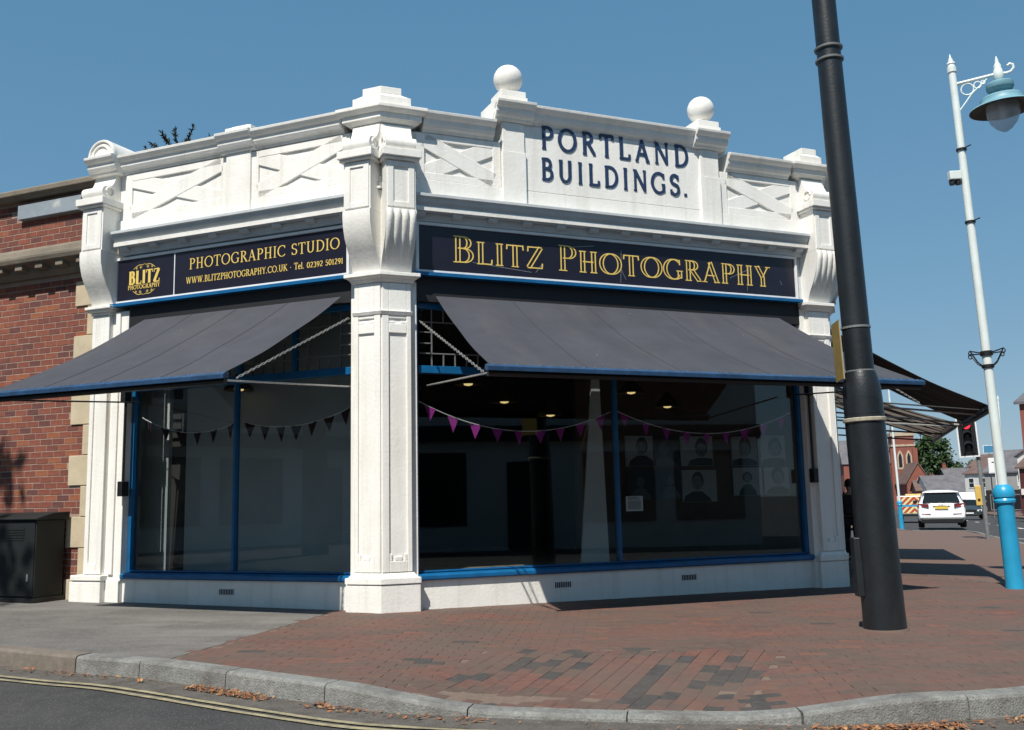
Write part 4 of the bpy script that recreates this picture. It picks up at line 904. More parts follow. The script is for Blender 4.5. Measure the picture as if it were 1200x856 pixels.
# ------------------------------------------------------------------ neighbouring shop down the main street
nb = thing('terrace_shop', 'pale terraced shop beyond the corner shop with a striped awning, behind the black pole', 'building', FRR.mtx(10, -.5, -.3))
q = fmb(FRR); q.box(4.12, 15, -7, -.60, -.6, 4.6); q.build('wall', M['render'], nb, FRR.M)
q = fmb(FRR); q.prof([(-7, 4.605), (-.5, 4.605), (-3.7, 6.6)], 4.12, 15); q.build('roof', M['slate'], nb, FRR.M)
for k in range(4):
    s = 4.5+k*2.6
    q = fmb(FRR); q.box(s, s+2.2, -.65, -.56, .5, 2.5); wf = q.build('window', M['frame'], nb, FRR.M); q = fmb(FRR); q.box(s+.08, s+2.12, -.5595, -.55, .6, 2.42); q.build('pane', M['darkpane'], wf, FRR.M)
    q = fmb(FRR); q.box(s-.1, s+2.3, -.6, -.53, 2.8, 3.2); q.build('fascia', M['maroon'], nb, FRR.M)
aw4, cv4 = awning(FRR, 4.7, 9.4, 4.65, 9.35, 3.2, 2.2, 1.9, 'pale and brown striped awning further down the main street, seen from below', 'awnings along the main street side', ['stripe', 'stripedk'], stripes=9, barm='stripe', arms=False, flatbar=.06, ow=-.5)
for s, m_ in ((4.75, 'chain'), (6.9, 'iron'), (9.3, 'iron')):
    q = fmb(FRR); q.tube([FRR.P(s, -.58, 2.40), FRR.P(s, 1.87, 2.14)], .016, 6); q.build('arm', M[m_], aw4, FRR.M, smooth=True)

# ------------------------------------------------------------------ brick building on the left
bb = thing('brick_building', 'red brick building with cream quoins and a weathered stone cornice on the left', 'building', FL.mtx(6.5, 0, -.1))
q = fmb(FL); q.box(3.86, 11, -6, -.075, -.3, 5.05); wall = q.build('wall', M['mortar'], bb, FL.M)
q = fmb(FL); q.box(11.0, 24, -6, -.07, -.3, 5.05); q.build('far_wall', M['farbrick'], bb, FL.M)
q = fmb(FL); q.prof([(-.3, 5.025), (.03, 5.025), (.05, 5.06), (.085, 5.075), (.09, 5.135), (.07, 5.15), (-.3, 5.20)], 3.6, 11); q.build('coping', M['oldstone'], bb, FL.M, bev=.008)
q = fmb(FL); q.prof([(-.1, 3.98), (-.02, 3.98), (.03, 4.04), (.04, 4.10), (.18, 4.13), (.20, 4.18), (.20, 4.215), (.12, 4.24), (.10, 4.31), (.03, 4.36), (-.1, 4.37)], 3.94, 11); cn = q.build('cornice', M['oldstone'], bb, FL.M, bev=.008)
for k in range(12):
    q = fmb(FL); s = 4.12+k*.34; q.box(s-.06, s+.06, .0, .15, 4.05, 4.128); q.build('corbel', M['oldstone'], cn, FL.M, bev=.008)
q = fmb(FL); q.box(4.30, 5.38, -.08, .0, 4.775, 4.965); q.build('plaque', M['plaque'], bb, FL.M, bev=.006)
qz = .0; k = 0
quoins = []
while qz < 3.9:
    wq = 4.375 if k % 2 == 0 else 4.17; h = .365; hh = min(h, 3.97-qz)
    # phase: a long stone runs from 1.00 to 1.37
    quoins.append((qz-.098, qz-.098+hh, wq)); qz += h; k += 1
for i, (z0, z1, wq) in enumerate(quoins):
    if i == 0: z0 = -.2
    q = fmb(FL); q.box(3.90, wq, -.1, -.052, z0+.004, z1-.004); q.build('quoin_stone', M['stone'], bb, FL.M, bev=.006)
def quoin_edge(z):
    for z0, z1, wq in quoins:
        if z0 <= z < z1: return wq+.008
    return 3.96
bl = []
row = 0; BH, BL_ = .0762, .198
for row in range(68):
    z = row*BH-.03
    if 3.96 < z+BH and z < 4.36: continue
    if z+BH > 5.03: continue
    e = quoin_edge(z+.035); s = e if z < 3.95 else 3.93
    off = (row % 2)*.5*BL_+.03*math.sin(row*7.1)
    st = math.floor((s-off)/BL_)*BL_+off
    while st < 7.6:
        a, b = max(st, s), st+BL_-.010
        if b-a > .035 and not (4.76 < z+.04 < 4.98 and b > 4.30 and a < 5.38):
            if 4.76 < z+.04 < 4.98: pass
            bl.append((a, b, z, z+.0655))
        st += BL_
bl.sort(key=lambda t: (t[0] > 5.85)*100+(t[0] > 4.32 and t[2] < 1.0 and t[0] < 5.7)*50+t[0]*2+abs(t[2]-1.08)*.6)
cache = {}
restb = fmb(FL)
def brick_shape(mb, T, L, h, c=.0025, d=.03):
    lo = [T(-L/2, -d, -h/2), T(L/2, -d, -h/2), T(L/2, -d, h/2), T(-L/2, -d, h/2)]; mi = [T(-L/2, -c, -h/2), T(L/2, -c, -h/2), T(L/2, -c, h/2), T(-L/2, -c, h/2)]; x, y = L/2-c, h/2-c
    hi = [T(-x, 0, -y), T(x, 0, -y), T(x, 0, y), T(-x, 0, y)]; mb.loft([lo, mi, hi])
rb = random.Random(5)
for i, (a, b, z0, z1) in enumerate(bl):
    L = round(b-a, 2); k = rb.choices(range(5), (5, 3, 4, 2, 1.2))[0]; pr = rb.uniform(-.0725, -.0700); zz = rb.uniform(-.0015, .0015); sm = (a+b)/2
    if i < 300:
        if (L, k) not in cache:
            mb = MB(lambda s, o, z: Vector((s, -o, z))); brick_shape(mb, mb.T, L, z1-z0); cache[(L, k)] = mb.mesh('brick', M['brick'][k])
        o = bpy.data.objects.new('brick', cache[(L, k)]); link(o, wall, FL.M @ Matrix.Translation(FL.P(sm, pr, (z0+z1)/2+zz)) @ Matrix.Rotation(rb.uniform(-.008, .008), 4, 'Y'))
    else:
        restb.cur = k; brick_shape(restb, lambda s, o, z: FL.P(sm+s, pr+o, (z0+z1)/2+z), L, z1-z0)
o = restb.build('brick', M['brick'], wall, FL.M); o['kind'] = 'stuff'

# utility cabinet
cb = thing('utility_cabinet', 'dark green metal utility cabinet with a sloped lid standing against the brick wall', 'cabinet', FL.mtx(4.95, .25, .03))
q = fmb(FL); q.box(4.33, 5.62, .0, .40, .09, .97); q.build('cabinet_body', M['cab'], cb, FL.M, bev=.008)
q = fmb(FL); q.box(4.31, 5.64, -.01, .42, -.05, .089); q.build('plinth', M['iron'], cb, FL.M, bev=.006)
q = fmb(FL); q.prof([(-.03, .972), (.44, .972), (.445, .99), (.21, 1.05), (-.03, 1.06)], 4.29, 5.66); q.build('lid', M['cab'], cb, FL.M, bev=.006)
for a in (4.345, 4.975):
    q = fmb(FL); q.box(a, a+.615, .401, .412, .11, .95); dr_ = q.build('door', M['cab'], cb, FL.M, bev=.004)
    q = fmb(FL); q.box(a+.06, a+.085, .413, .428, .28, .36); q.build('handle', M['grey'], dr_, FL.M)
    for k in range(5): q = fmb(FL); q.box(a+.16, a+.50, .4125, .418, .74+k*.03, .755+k*.03); q.build('louvre', M['cab'], dr_, FL.M)

# ------------------------------------------------------------------ things inside the shop
def bunting(fr, s0, s1, z0, z1, zs, n, m, label, o=-.17):
    t = thing('bunting', label, 'bunting', fr.mtx(s0, o, z0), 'strings of triangular flags in the shop windows')
    def cp(u): return fr.P(s0+(s1-s0)*u, o, z0*(1-u)+z1*u-zs*4*u*(1-u))
    q = fmb(fr); q.tube([cp(k/24) for k in range(25)], .0052, 5); q.build('cord', M['string'], t, fr.M, smooth=True)
    for k in range(n):
        u = (k+.5)/n; p = cp(u); w = .052*abs(s1-s0)/abs(s1-s0); e = cp(min(1, u+.02))-cp(max(0, u-.02)); e.normalize(); tw = random.uniform(-.3, .3)
        dv = Vector((0, 0, -1)); nn = e.cross(dv); e2 = (e*math.cos(tw)+nn*math.sin(tw)).normalized(); q = MB(); th = nn*.001
        tri = [p-e2*.066, p+e2*.066, p+dv*random.uniform(.145, .17)+nn*random.uniform(-.02, .02)]
        q.loft([[x-th for x in tri], [x+th for x in tri]]); q.build('flag', M[m], t, fr.M)
bunting(FL, 3.36, 1.95, 2.14, 2.03, .155, 6, 'flagred', 'maroon flag string across the left pane of the side window')
bunting(FL, 1.91, .45, 2.02, 2.12, .13, 7, 'flagred', 'maroon flag string across the right pane of the side window')
bunting(FC, .44, 2.745, 2.15, 2.07, .27, 9, 'flagmag', 'magenta flag string across the left pane of the front window')
bunting(FC, 2.79, 5.30, 2.10, 2.10, .27, 9, 'flagmag', 'magenta flag string across the right pane of the front window')
def pendant(x, y, z, label):
    t = thing('pendant_lamp', label, 'lamp', TR(x, y, z), 'pendant lamps hanging in the shop')
    q = MB(); q.lathe([(.03, .20), (.05, .17), (.10, .10), (.165, .03), (.17, .0)], 20, cap=False); q.lathe([(.165, .0), (.16, .028), (.095, .095), (.045, .165)], 20, cap=False); q.build('lamp_shade', M['brass'], t, TR(x, y, z), smooth=True)
    q = MB(); q.lathe([(.001, -.012), (.05, .0), (.06, .03), (.03, .08), (.001, .09)], 14); q.build('bulb', M['bulb'], t, TR(x, y, z), smooth=True)
    q = MB(); q.tube([(0, 0, .2), (0, 0, 3.3-z)], .006, 6); q.build('flex', M['iron'], t, TR(x, y, z))
for (s, o, z, lb) in ((1.38, -1.2, 2.47, 'pendant lamp just right of the middle pier, below the small panes'), (2.09, -1.8, 2.33, 'pendant lamp in the middle of the left front pane'), (2.60, -1.5, 2.14, 'pendant lamp left of the white display board'), (3.62, -1.2, 2.42, 'pendant lamp just right of the front mullion'), (4.34, -1.5, 2.28, 'pendant lamp above the right front pane of portraits')):
    p = FC.at(s, o, z); pendant(p.x, p.y, z, lb)
p = FL.at(2.10, -.34, 2.40); pendant(p.x, p.y, 2.40, 'pendant lamp behind the mullion of the side window')
db = thing('display_board', 'tall tapered white display board leaning behind the front mullion', 'board', FC.mtx(2.55, -.45, .34))
q = fmb(FC); q.slab([(2.44, .345), (2.80, .345), (2.74, 2.62), (2.66, 2.62)], -.44, -.41); q.build('panel', M['inpanel'], db, FC.M)
q = fmb(FC); q.slab([(2.60, .345), (2.64, .345), (2.71, 2.2), (2.68, 2.2)], -.75, -.445); q.build('stand', M['inbrown'], db, FC.M)
nt_ = thing('notice', 'small white printed notice stuck inside the right front pane', 'notice', FC.mtx(3.02, -.12, .92))
q = fmb(FC); q.box(2.885, 3.105, -.125, -.122, .93, 1.10); q.build('sheet', M['paper'], nt_, FC.M); q = fmb(FC); q.box(2.91, 3.08, -.1215, -.1205, .95, 1.05); q.build('picture', M['print'], nt_, FC.M)
q = fmb(FC)
for k in range(3): q.box(2.91, 3.08-.02*k, -.1215, -.1205, 1.062+k*.011, 1.067+k*.011)
q.build('print_line', M['printdk'], nt_, FC.M)
# portrait prints on the display wall
prng = random.Random(17)
def portrait(s, z, w, h, hs, dark, label):
    t = thing('portrait_print', label, 'photo', FC.mtx(s, -2.58, z), 'portrait prints on the shop wall')
    q = fmb(FC); q.box(s-w/2, s+w/2, -2.595, -2.575, z, z+h); q.build('print_panel', M['printdk'] if dark else M['print'], t, FC.M)
    k_ = prng.uniform(.85, 1.45); c = s+w*.07*hs; hz = z+h*prng.uniform(.54, .64); rx, rz = .075*k_, .088*k_; lean_ = prng.uniform(-.05, .05)
    q = fmb(FC); q.slab([(max(s-w*.48, c-.19*k_), z+.004), (min(s+w*.48, c+.18*k_), z+.004), (min(s+w*.48, c+.165*k_), z+h*.15+.02*hs), (c+.06*k_, hz-rz*1.15), (c-.055*k_, hz-rz*1.15), (max(s-w*.48, c-.16*k_), z+h*.19)], -2.575, -2.573); q.build('shoulders', M['printdk'] if not dark else M['printmid'], t, FC.M)
    def ell(cx, cz, a, b, o, n=18): q = fmb(FC); q.slab([(cx+a*math.cos(2*math.pi*k/n), cz+b*math.sin(2*math.pi*k/n)) for k in range(n)], -2.575, o); return q
    ell(c+lean_*.3, hz+rz*.25, rx*prng.uniform(1.0, 1.35), rz*prng.uniform(.95, 1.25), -2.5725).build('hair_shape', M['printdk'], t, FC.M); ell(c, hz-rz*.1, rx*.86, rz*.92, -2.572).build('face_shape', M['printmid'] if dark else M['printlight'], t, FC.M)
    q = fmb(FC)
    for sx in (-1, 1): q.box(c+sx*rx*.38-rx*.17, c+sx*rx*.38+rx*.17, -2.573, -2.5715, hz+rz*.02, hz+rz*.12); q.box(c+sx*rx*.38-rx*.22, c+sx*rx*.38+rx*.22, -2.573, -2.5715, hz+rz*.24, hz+rz*.30)
    q.box(c-rx*.3, c+rx*.3, -2.573, -2.5715, hz-rz*.56, hz-rz*.47); q.box(c-rx*.12, c+rx*.10, -2.573, -2.5715, hz-rz*.26, hz-rz*.20); q.build('features', M['printdk'], t, FC.M)
pl = [(4.50, 1.53, .46, .44, 1, 0), (4.97, 1.53, .42, .44, -2, 1), (5.48, 1.53, .56, .44, 2, 0), (6.33, 1.53, .46, .44, 0, 0), (6.86, 1.53, .46, .46, 1, 0), (4.50, 1.05, .44, .44, 0, 1), (4.97, 1.05, .42, .44, 1, 1), (5.50, 1.0, .60, .47, -1, 0), (6.36, 1.08, .52, .42, 0, 0), (6.90, 1.08, .46, .42, 1, 0)]
pn = ['leftmost of the upper row, pale background', 'second of the upper row, dark background', 'third of the upper row', 'fourth of the upper row', 'rightmost of the upper row', 'leftmost of the lower row, dark background', 'second of the lower row, dark background', 'third of the lower row, pale background', 'fourth of the lower row, smiling head', 'rightmost of the lower row']
for a, b in zip(pl, pn): portrait(*a, 'black and white portrait print on the shop wall, '+b)
# ------------------------------------------------------------------ big black pole
def lean(x, y, z, rx, ry): return Matrix.Translation((x, y, z)) @ Matrix.Rotation(ry, 4, 'Y') @ Matrix.Rotation(rx, 4, 'X')
BW = lean(3.03, 8.19, -.06, 0, rad(-1.5))
bp = thing('black_pole', 'thick black steel pole with a wider lower part standing on the brick pavement', 'pole', BW)
q = MB(); q.lathe([(.174, -.1), (.172, .03), (.168, .2), (.162, 1.80)], 32); q.build('lower_shaft', M['pole'], bp, BW, smooth=True)
q = MB(); q.lathe([(.162, 1.802), (.160, 1.93), (.155, 2.03), (.132, 2.14), (.118, 2.18)], 32); q.build('shoulder', M['pole'], bp, BW, smooth=True)
q = MB(); q.lathe([(.117, 2.182), (.113, 3.5), (.106, 4.96)], 28); q.lathe([(.104, 5.10), (.10, 7.2)], 28); q.build('upper_shaft', M['pole'], bp, BW, smooth=True)
for z in (4.965, 5.075):
    q = MB(); q.lathe([(.108, z), (.122, z+.006), (.124, z+.022), (.110, z+.03)], 28); q.build('collar', M['grey'], bp, BW, smooth=True)
q = MB(); q.lathe([(.104, 4.996), (.104, 5.074)], 28); q.build('neck', M['pole'], bp, BW, smooth=True)
q = MB(); q.lathe([(.164, 1.735), (.178, 1.742), (.180, 1.765), (.164, 1.772)], 32); q.build('band', M['rope'], bp, BW, smooth=True)
q = MB(); q.plan([(-.208, -.05), (-.155, -.06), (-.155, .06), (-.208, .05)], .30, .78); q.build('box', M['pole'], bp, BW, bev=.008)
q = MB(); q.lathe([(.172, .0), (.196, .0), (.188, .012), (.178, .024), (.168, .026)], 24, (0, 0, .012)); q.build('base_mortar', M['paver'][3], bp, BW, smooth=True)
sp = thing('traffic_sign_plate', 'narrow yellow sign plate clamped to the black pole, seen edge on', 'sign', BW @ Matrix.Translation((-.16, 0, 2.12)))
PW = BW @ Matrix.Translation((-.135, -.02, 2.10)) @ Matrix.Rotation(rad(84), 4, 'Z')
q = MB(); q.box(-.14, .14, .045, .049, .0, .50); q.build('plate', M['platey'], sp, PW); q = MB(); q.box(-.145, .145, .0385, .0445, -.005, .505); q.build('plate_rim', M['plateedge'], sp, PW)
for z in (.06, .44):
    q = MB(); q.lathe([(.119, 2.10+z), (.123, 2.10+z), (.123, 2.118+z), (.119, 2.118+z)], 24); q.build('clip_band', M['grey'], sp, BW); q = MB(); q.box(-.03, .03, -.0, .038, z, z+.02); q.build('bracket', M['grey'], sp, PW)

# ------------------------------------------------------------------ street lamp
def lamp_column(W0, label, lantern=True, group='street lamp columns with blue bases', H=6.35):
    t = thing('street_lamp', label, 'street lamp', W0, group)
    q = MB(); q.lathe([(.105, -.12), (.103, .02), (.098, .06), (.095, .95), (.10, .985), (.118, .995), (.122, 1.02), (.112, 1.035), (.105, 1.05), (.118, 1.062), (.122, 1.10), (.112, 1.15), (.085, 1.19), (.066, 1.205)], 24); q.build('base', M['lampblue'], t, W0, smooth=True)
    q = MB(); q.lathe([(.056, 1.206), (.050, 3.5), (.044, H)], 20); q.build('column', M['lampwhite'], t, W0, smooth=True)
    q = MB(); q.lathe([(.046, H), (.056, H+.01), (.056, H+.075), (.046, H+.085), (.044, H+.11), (.052, H+.12), (.045, H+.145), (.028, H+.155), (.03, H+.175), (.012, H+.21), (.004, H+.255)], 18); q.build('finial', M['lampwhite'], t, W0, smooth=True)
    if not lantern: return t
    dx = Vector((.925, -.381, 0)); zA_ = H-.15; e = .49
    q = MB(); q.tube([dx*.04+Vector((0, 0, zA_)), dx*e+Vector((0, 0, zA_+.03))], .021, 10); q.tube([dx*.03+Vector((0, 0, zA_-.36)), dx*.2+Vector((0, 0, zA_-.155)), dx*.38+Vector((0, 0, zA_-.01))], .010, 7)
    for c, r in ((.150, .072), (.268, .042), (.332, .021)):
        q.tube([dx*(c+r*math.cos(rad(a)))+Vector((0, 0, zA_-.022-r+r*math.sin(rad(a))-.0)) for a in range(0, 361, 20)], .009, 6)
    q.tube([dx*(e+.06+.10*u)+Vector((0, 0, zA_+.03+z)) for u, z in ((0, .0), (.5, -.01), (1.0, .0), (1.35, .04), (1.3, .085), (.95, .10), (.7, .08))], .017, 8)
    q.build('bracket_arm', M['lampwhite'], t, W0, smooth=True)
    q = MB(); c = dx*(e+.02); q.lathe([(.04, zA_-.06), (.055, zA_-.04), (.062, zA_+.02), (.05, zA_+.08), (.04, zA_+.10), (.045, zA_+.13), (.03, zA_+.16), (.02, zA_+.18), (.022, zA_+.20), (.004, zA_+.26)], 16, c); q.build('knuckle', M['lampwhite'], t, W0, smooth=True)
    z0 = zA_-.075
    q = MB(); q.lathe([(.04, z0), (.14, z0-.015), (.155, z0-.03), (.158, z0-.085), (.145, z0-.105), (.10, z0-.13), (.095, z0-.15), (.12, z0-.165), (.225, z0-.20), (.245, z0-.22), (.248, z0-.27), (.262, z0-.285), (.365, z0-.335), (.378, z0-.352)], 32, c, cap=False); q.build('lantern_canopy', M['lanternblue'], t, W0, smooth=True)
    q = MB(); q.lathe([(.377, z0-.354), (.26, z0-.315), (.19, z0-.29), (.01, z0-.285)], 32, c, cap=False); q.build('reflector', M['lanterndk'], t, W0, smooth=True)
    q = MB(); q.lathe([(.185, z0-.30), (.192, z0-.36), (.185, z0-.44), (.15, z0-.53), (.09, z0-.60), (.03, z0-.64), (.002, z0-.65)], 28, c, cap=False); q.build('glass_bowl', M['lamp_glass'], t, W0, smooth=True)
    q = MB(); q.lathe([(.03, z0-.29), (.05, z0-.36), (.045, z0-.45), (.01, z0-.49)], 14, c); q.build('bulb', M['frame'], t, W0, smooth=True)
    for z in (H-1.02, H-1.95):
        q = MB(); q.lathe([(.057, z), (.062, z+.002), (.062, z+.03), (.057, z+.032)], 18); q.tube([(0, -.06, z+.015), (.06, -.13, z+.03)], .008, 6); q.build('clamp', M['iron'], t, W0, smooth=True)
    q = MB(); q.box(-.20, -.055, -.05, .04, H-1.39, H-1.28); q.build('camera_box', M['lampwhite'], t, W0, bev=.01); q = MB(); q.lathe([(.032, H-1.45), (.036, H-1.42), (.032, H-1.392)], 14, (-.165, 0, 0)); q.lathe([(.032, H-1.45), (.036, H-1.42), (.032, H-1.392)], 14, (-.09, 0, 0)); q.build('camera_lens', M['iron'], t, W0, smooth=True)
    zb = H-3.62
    q = MB()
    for k in range(4):
        a = rad(20+90*k); d_ = Vector((math.cos(a), math.sin(a), 0))
        q.tube([d_*.055+Vector((0, 0, zb+.05)), d_*.26+Vector((0, 0, zb+.075))], .008, 6)
        q.tube([d_*.055+Vector((0, 0, zb-.12)), d_*.15+Vector((0, 0, zb-.06)), d_*.25+Vector((0, 0, zb+.07))], .008, 6)
        q.tube([d_*(.25+.028*math.cos(rad(x)))+Vector((0, 0, zb+.075-.028+.028*math.sin(rad(x)))) for x in range(90, -200, -30)], .007, 6)
    q.lathe([(.063, zb+.02), (.072, zb+.025), (.072, zb+.075), (.063, zb+.08)], 16); q.lathe([(.063, zb-.13), (.070, zb-.125), (.070, zb-.09), (.063, zb-.085)], 16); q.build('basket_bracket', M['iron'], t, W0, smooth=True)
    return t
lamp_column(lean(5.82, 11.54, -.06, 0, rad(-1.85)), 'tall pale street lamp with bright blue base and hanging blue lantern, nearest on the right')
lp = lamp_column(lean(17.75, 45.0, -.51, 0, rad(-1.2)), 'slim white lamp column with blue base just right of the black pole', False)
dup(lp, lean(30.7, 62, -.8, 0, 0), 'thin white column with blue base beyond the traffic light'); dup(lp, lean(25.1, 50, -.63, 0, rad(1)), 'white column with blue base just left of the nearest street lamp')

# ------------------------------------------------------------------ traffic light
TW = lean(13.48, 28.0, -.27, 0, rad(-2.0)); TF = TW @ Matrix.Rotation(rad(-24), 4, 'Z')
tl = thing('traffic_light', 'traffic light showing red, on a grey post with a yellow push button box', 'traffic light', TW)
q = MB(); q.lathe([(.057, -.1), (.057, 3.55), (.05, 3.58)], 16); q.build('post', M['grey'], tl, TW, smooth=True)
TH = TF @ Matrix.Translation((-.22, -.12, 2.42))
q = MB(); q.plan([(-.17, -.02), (.17, -.02), (.17, .22), (-.17, .22)], .0, 1.0); hd = q.build('signal_head', M['iron'], tl, TH, bev=.02)
q = MB(); q.box(-.27, .27, .0, .012, -.10, 1.10); q.build('backboard', M['iron'], tl, TH)
q = MB()
for a in ((-.27, .27, -.10, -.06), (-.27, .27, 1.06, 1.10), (-.27, -.23, -.06, 1.06), (.23, .27, -.06, 1.06)): q.box(a[0], a[1], -.004, -.0005, a[2], a[3])
q.build('backboard_border', M['frame'], tl, TH)
for k, m_ in ((0, 'lensdk'), (1, 'lensdk'), (2, 'redlit')):
    zc = .18+k*.32; q = MB(); q.lathe([(.001, -.05), (.06, -.045), (.105, -.028)], 20, (0, -.0, 0), axis='Y'); 
    o = q.build('lens', M[m_], hd, TH @ Matrix.Translation((0, 0, zc)), smooth=True)
    q = MB(); q.loft([[Vector((r*math.cos(rad(a)), y, zc+r*math.sin(rad(a)))) for a in range(-20, 201, 20)] for r, y in ((.115, -.02), (.125, -.19))]+[[Vector((r*math.cos(rad(a)), y, zc+r*math.sin(rad(a)))) for a in range(-20, 201, 20)] for r, y in ((.118, -.19), (.108, -.02))], cap=False, closed=False); q.build('hood', M['iron'], hd, TH, smooth=True)
for z in (.1, .9): q = MB(); q.tube([(.10, .1, z), (.22, .12, z)], .018, 6); q.build('bracket', M['grey'], tl, TH)
q = MB(); q.plan([(-.20, -.1), (-.03, -.1), (-.03, .1), (-.20, .1)], .93, 1.50); pbx = q.build('push_box', M['btnyel'], tl, TF, bev=.02); q = MB(); q.lathe([(.035, -.118), (.03, -.101)], 12, (-.115, 0, 1.1), axis='Y'); q.build('button', M['iron'], pbx, TF)

# ------------------------------------------------------------------ cars: lofted bodies, x across, y forward, z up
def car_body(st):
    loops = []
    for y, prof in st:
        half = [Vector((x, y, z)) for x, z in prof]; loops.append(half+[Vector((-p.x, p.y, p.z)) for p in reversed(half)])
    q = MB(); q.loft(loops); return q
def section(w, zb, zs, zbelt, wr, zr): return [(w*.80, zb), (w*.97, zb+.10), (w, zs), (w*.985, zbelt-.12), (w*.94, zbelt), (wr+.04, zr-.09), (wr, zr-.03), (wr*.6, zr), (.0001, zr+.01)]
def wheel(t, x, y, W0, r=.36, wd=.26):
    q = MB(); q.lathe([(r*.62, -wd/2), (r*.92, -wd/2), (r, -wd/2+.04), (r, wd/2-.04), (r*.92, wd/2), (r*.62, wd/2)], 22, (x, y, r), axis='X', cap=False); wh = q.build('wheel', M['tyre'], t, W0, smooth=True)
    q = MB(); s = 1 if x > 0 else -1
    q.lathe([(.02, s*(wd/2-.03)), (r*.2, s*(wd/2-.03)), (r*.62, s*(wd/2-.015))], 22, (x, y, r), axis='X'); q.build('rim', M['rim'], wh, W0, smooth=True)
def rect(t, name, pts, m, W0, th=.008):
    P = [Vector(p) for p in pts]; n = (P[1]-P[0]).cross(P[2]-P[0]).normalized(); q = MB(); q.loft([[p-n*th for p in P], [p+n*th for p in P]]); return q.build(name, M[m], t, W0)
W0 = TR(18.85, 43.2, -.53, rad(-22.4))
sv = thing('suv', 'white estate car seen from behind, with red tail lights and a yellow plate', 'car', W0)
q = car_body([(-.02, section(.93, .36, .70, .98, .66, 1.02)), (.05, section(.96, .30, .75, 1.05, .68, 1.12)), (.18, section(.98, .26, .78, 1.08, .70, 1.35)), (.42, section(.99, .25, .8, 1.08, .67, 1.60)), (.9, section(.99, .25, .8, 1.08, .66, 1.66)), (2.3, section(.99, .25, .8, 1.06, .65, 1.67)), (2.9, section(.99, .25, .8, 1.04, .64, 1.58)), (3.7, section(.985, .25, .8, 1.02, .66, 1.09)), (4.5, section(.96, .26, .76, .94, .64, .99)), (4.9, section(.88, .30, .62, .78, .55, .82))])
q.build('body', M['carwhite'], sv, W0, smooth=True)
for sx in (-1, 1):
    for y in (.95, 3.95): wheel(sv, sx*.86, y, W0, .37)
    a = rect(sv, 'tail_light', [(sx*.975, .05, .90), (sx*.52, -.065, .93), (sx*.52, -.05, 1.06), (sx*.955, .10, 1.09)], 'tail', W0, .03); 
    rect(sv, 'side_window', [(sx*.925, .75, 1.14), (sx*.915, 3.2, 1.10), (sx*.735, 2.6, 1.54), (sx*.745, .8, 1.56)], 'carglass', W0, .012)
    q = MB(); q.plan([(sx*.98, 2.95), (sx*1.16, 2.90), (sx*1.16, 3.05), (sx*.98, 3.08)], 1.06, 1.22); q.build('mirror', M['iron'], sv, W0, bev=.03)
    q = MB(); q.tube([(sx*.62, .5, 1.66), (sx*.62, .65, 1.715), (sx*.62, 2.5, 1.725), (sx*.62, 2.65, 1.67)], .02, 6); q.build('roof_rail', M['rim'], sv, W0, smooth=True)
    rect(sv, 'reflector', [(sx*.82, -.05, .60), (sx*.45, -.065, .60), (sx*.45, -.065, .635), (sx*.82, -.05, .635)], 'tail', W0, .01)
rect(sv, 'rear_window', [(-.76, .005, 1.13), (.76, .005, 1.13), (.63, .265, 1.53), (-.63, .265, 1.53)], 'carglass', W0, .03)
q = MB(); q.box(-.74, .74, .16, .42, 1.555, 1.60); q.build('spoiler', M['carwhite'], sv, W0, bev=.012)
npl = rect(sv, 'number_plate', [(-.27, -.045, .84), (.27, -.045, .84), (.27, -.035, .95), (-.27, -.035, .95)], 'plateyel', W0, .02)
q = MB(); q.box(-.34, .34, -.06, -.01, .965, .985); q.build('chrome_strip', M['rim'], sv, W0)
q = MB()
for k in range(4): q.tube([Vector((-.09+k*.06+.038*math.cos(rad(a)), -.045, 1.035+.038*math.sin(rad(a)))) for a in range(0, 361, 30)], .006, 5)
q.build('badge', M['rim'], sv, W0, smooth=True)
q = MB(); q.plan([(-.90, -.06), (.90, -.06), (.93, .15), (-.93, .15)], .445, .62); q.build('bumper', M['carwhite'], sv, W0, bev=.03)
q = MB(); q.plan([(-.84, -.075), (.84, -.075), (.84, .15), (-.84, .15)], .22, .44); q.build('diffuser', M['iron'], sv, W0, bev=.03)

W0 = TR(33.9, 73, -.98, rad(156))
dk = thing('dark_car', 'dark grey car facing the viewer further up the road, right of the white car', 'car', W0)
q = car_body([(-2.1, section(.80, .32, .6, .86, .52, .90)), (-1.6, section(.87, .24, .68, .92, .56, 1.05)), (-1.0, section(.88, .22, .68, .93, .55, 1.36)), (.3, section(.88, .22, .68, .92, .55, 1.42)), (.9, section(.88, .22, .68, .90, .56, 1.0)), (1.7, section(.86, .24, .66, .82, .55, .86)), (2.1, section(.78, .30, .55, .68, .48, .72))])
q.build('body', M['cardark'], dk, W0, smooth=True)
for sx in (-1, 1):
    for y in (-1.25, 1.3): wheel(dk, sx*.76, y, W0, .31, .2)
    rect(dk, 'headlight', [(sx*.80, 2.0, .58), (sx*.50, 2.12, .58), (sx*.50, 2.12, .70), (sx*.80, 1.98, .72)], 'frame', W0, .03)
    rect(dk, 'side_window', [(sx*.825, -1.0, .95), (sx*.82, .75, .95), (sx*.62, .35, 1.32), (sx*.63, -.8, 1.32)], 'carglass', W0, .012)
    q = MB(); q.plan([(sx*.86, .55), (sx*1.02, .52), (sx*1.02, .62), (sx*.86, .64)], .92, 1.05); q.build('mirror', M['cardark'], dk, W0, bev=.02)
rect(dk, 'windscreen', [(-.70, .92, 1.0), (.70, .92, 1.0), (.57, .42, 1.37), (-.57, .42, 1.37)], 'carglass', W0, .02)
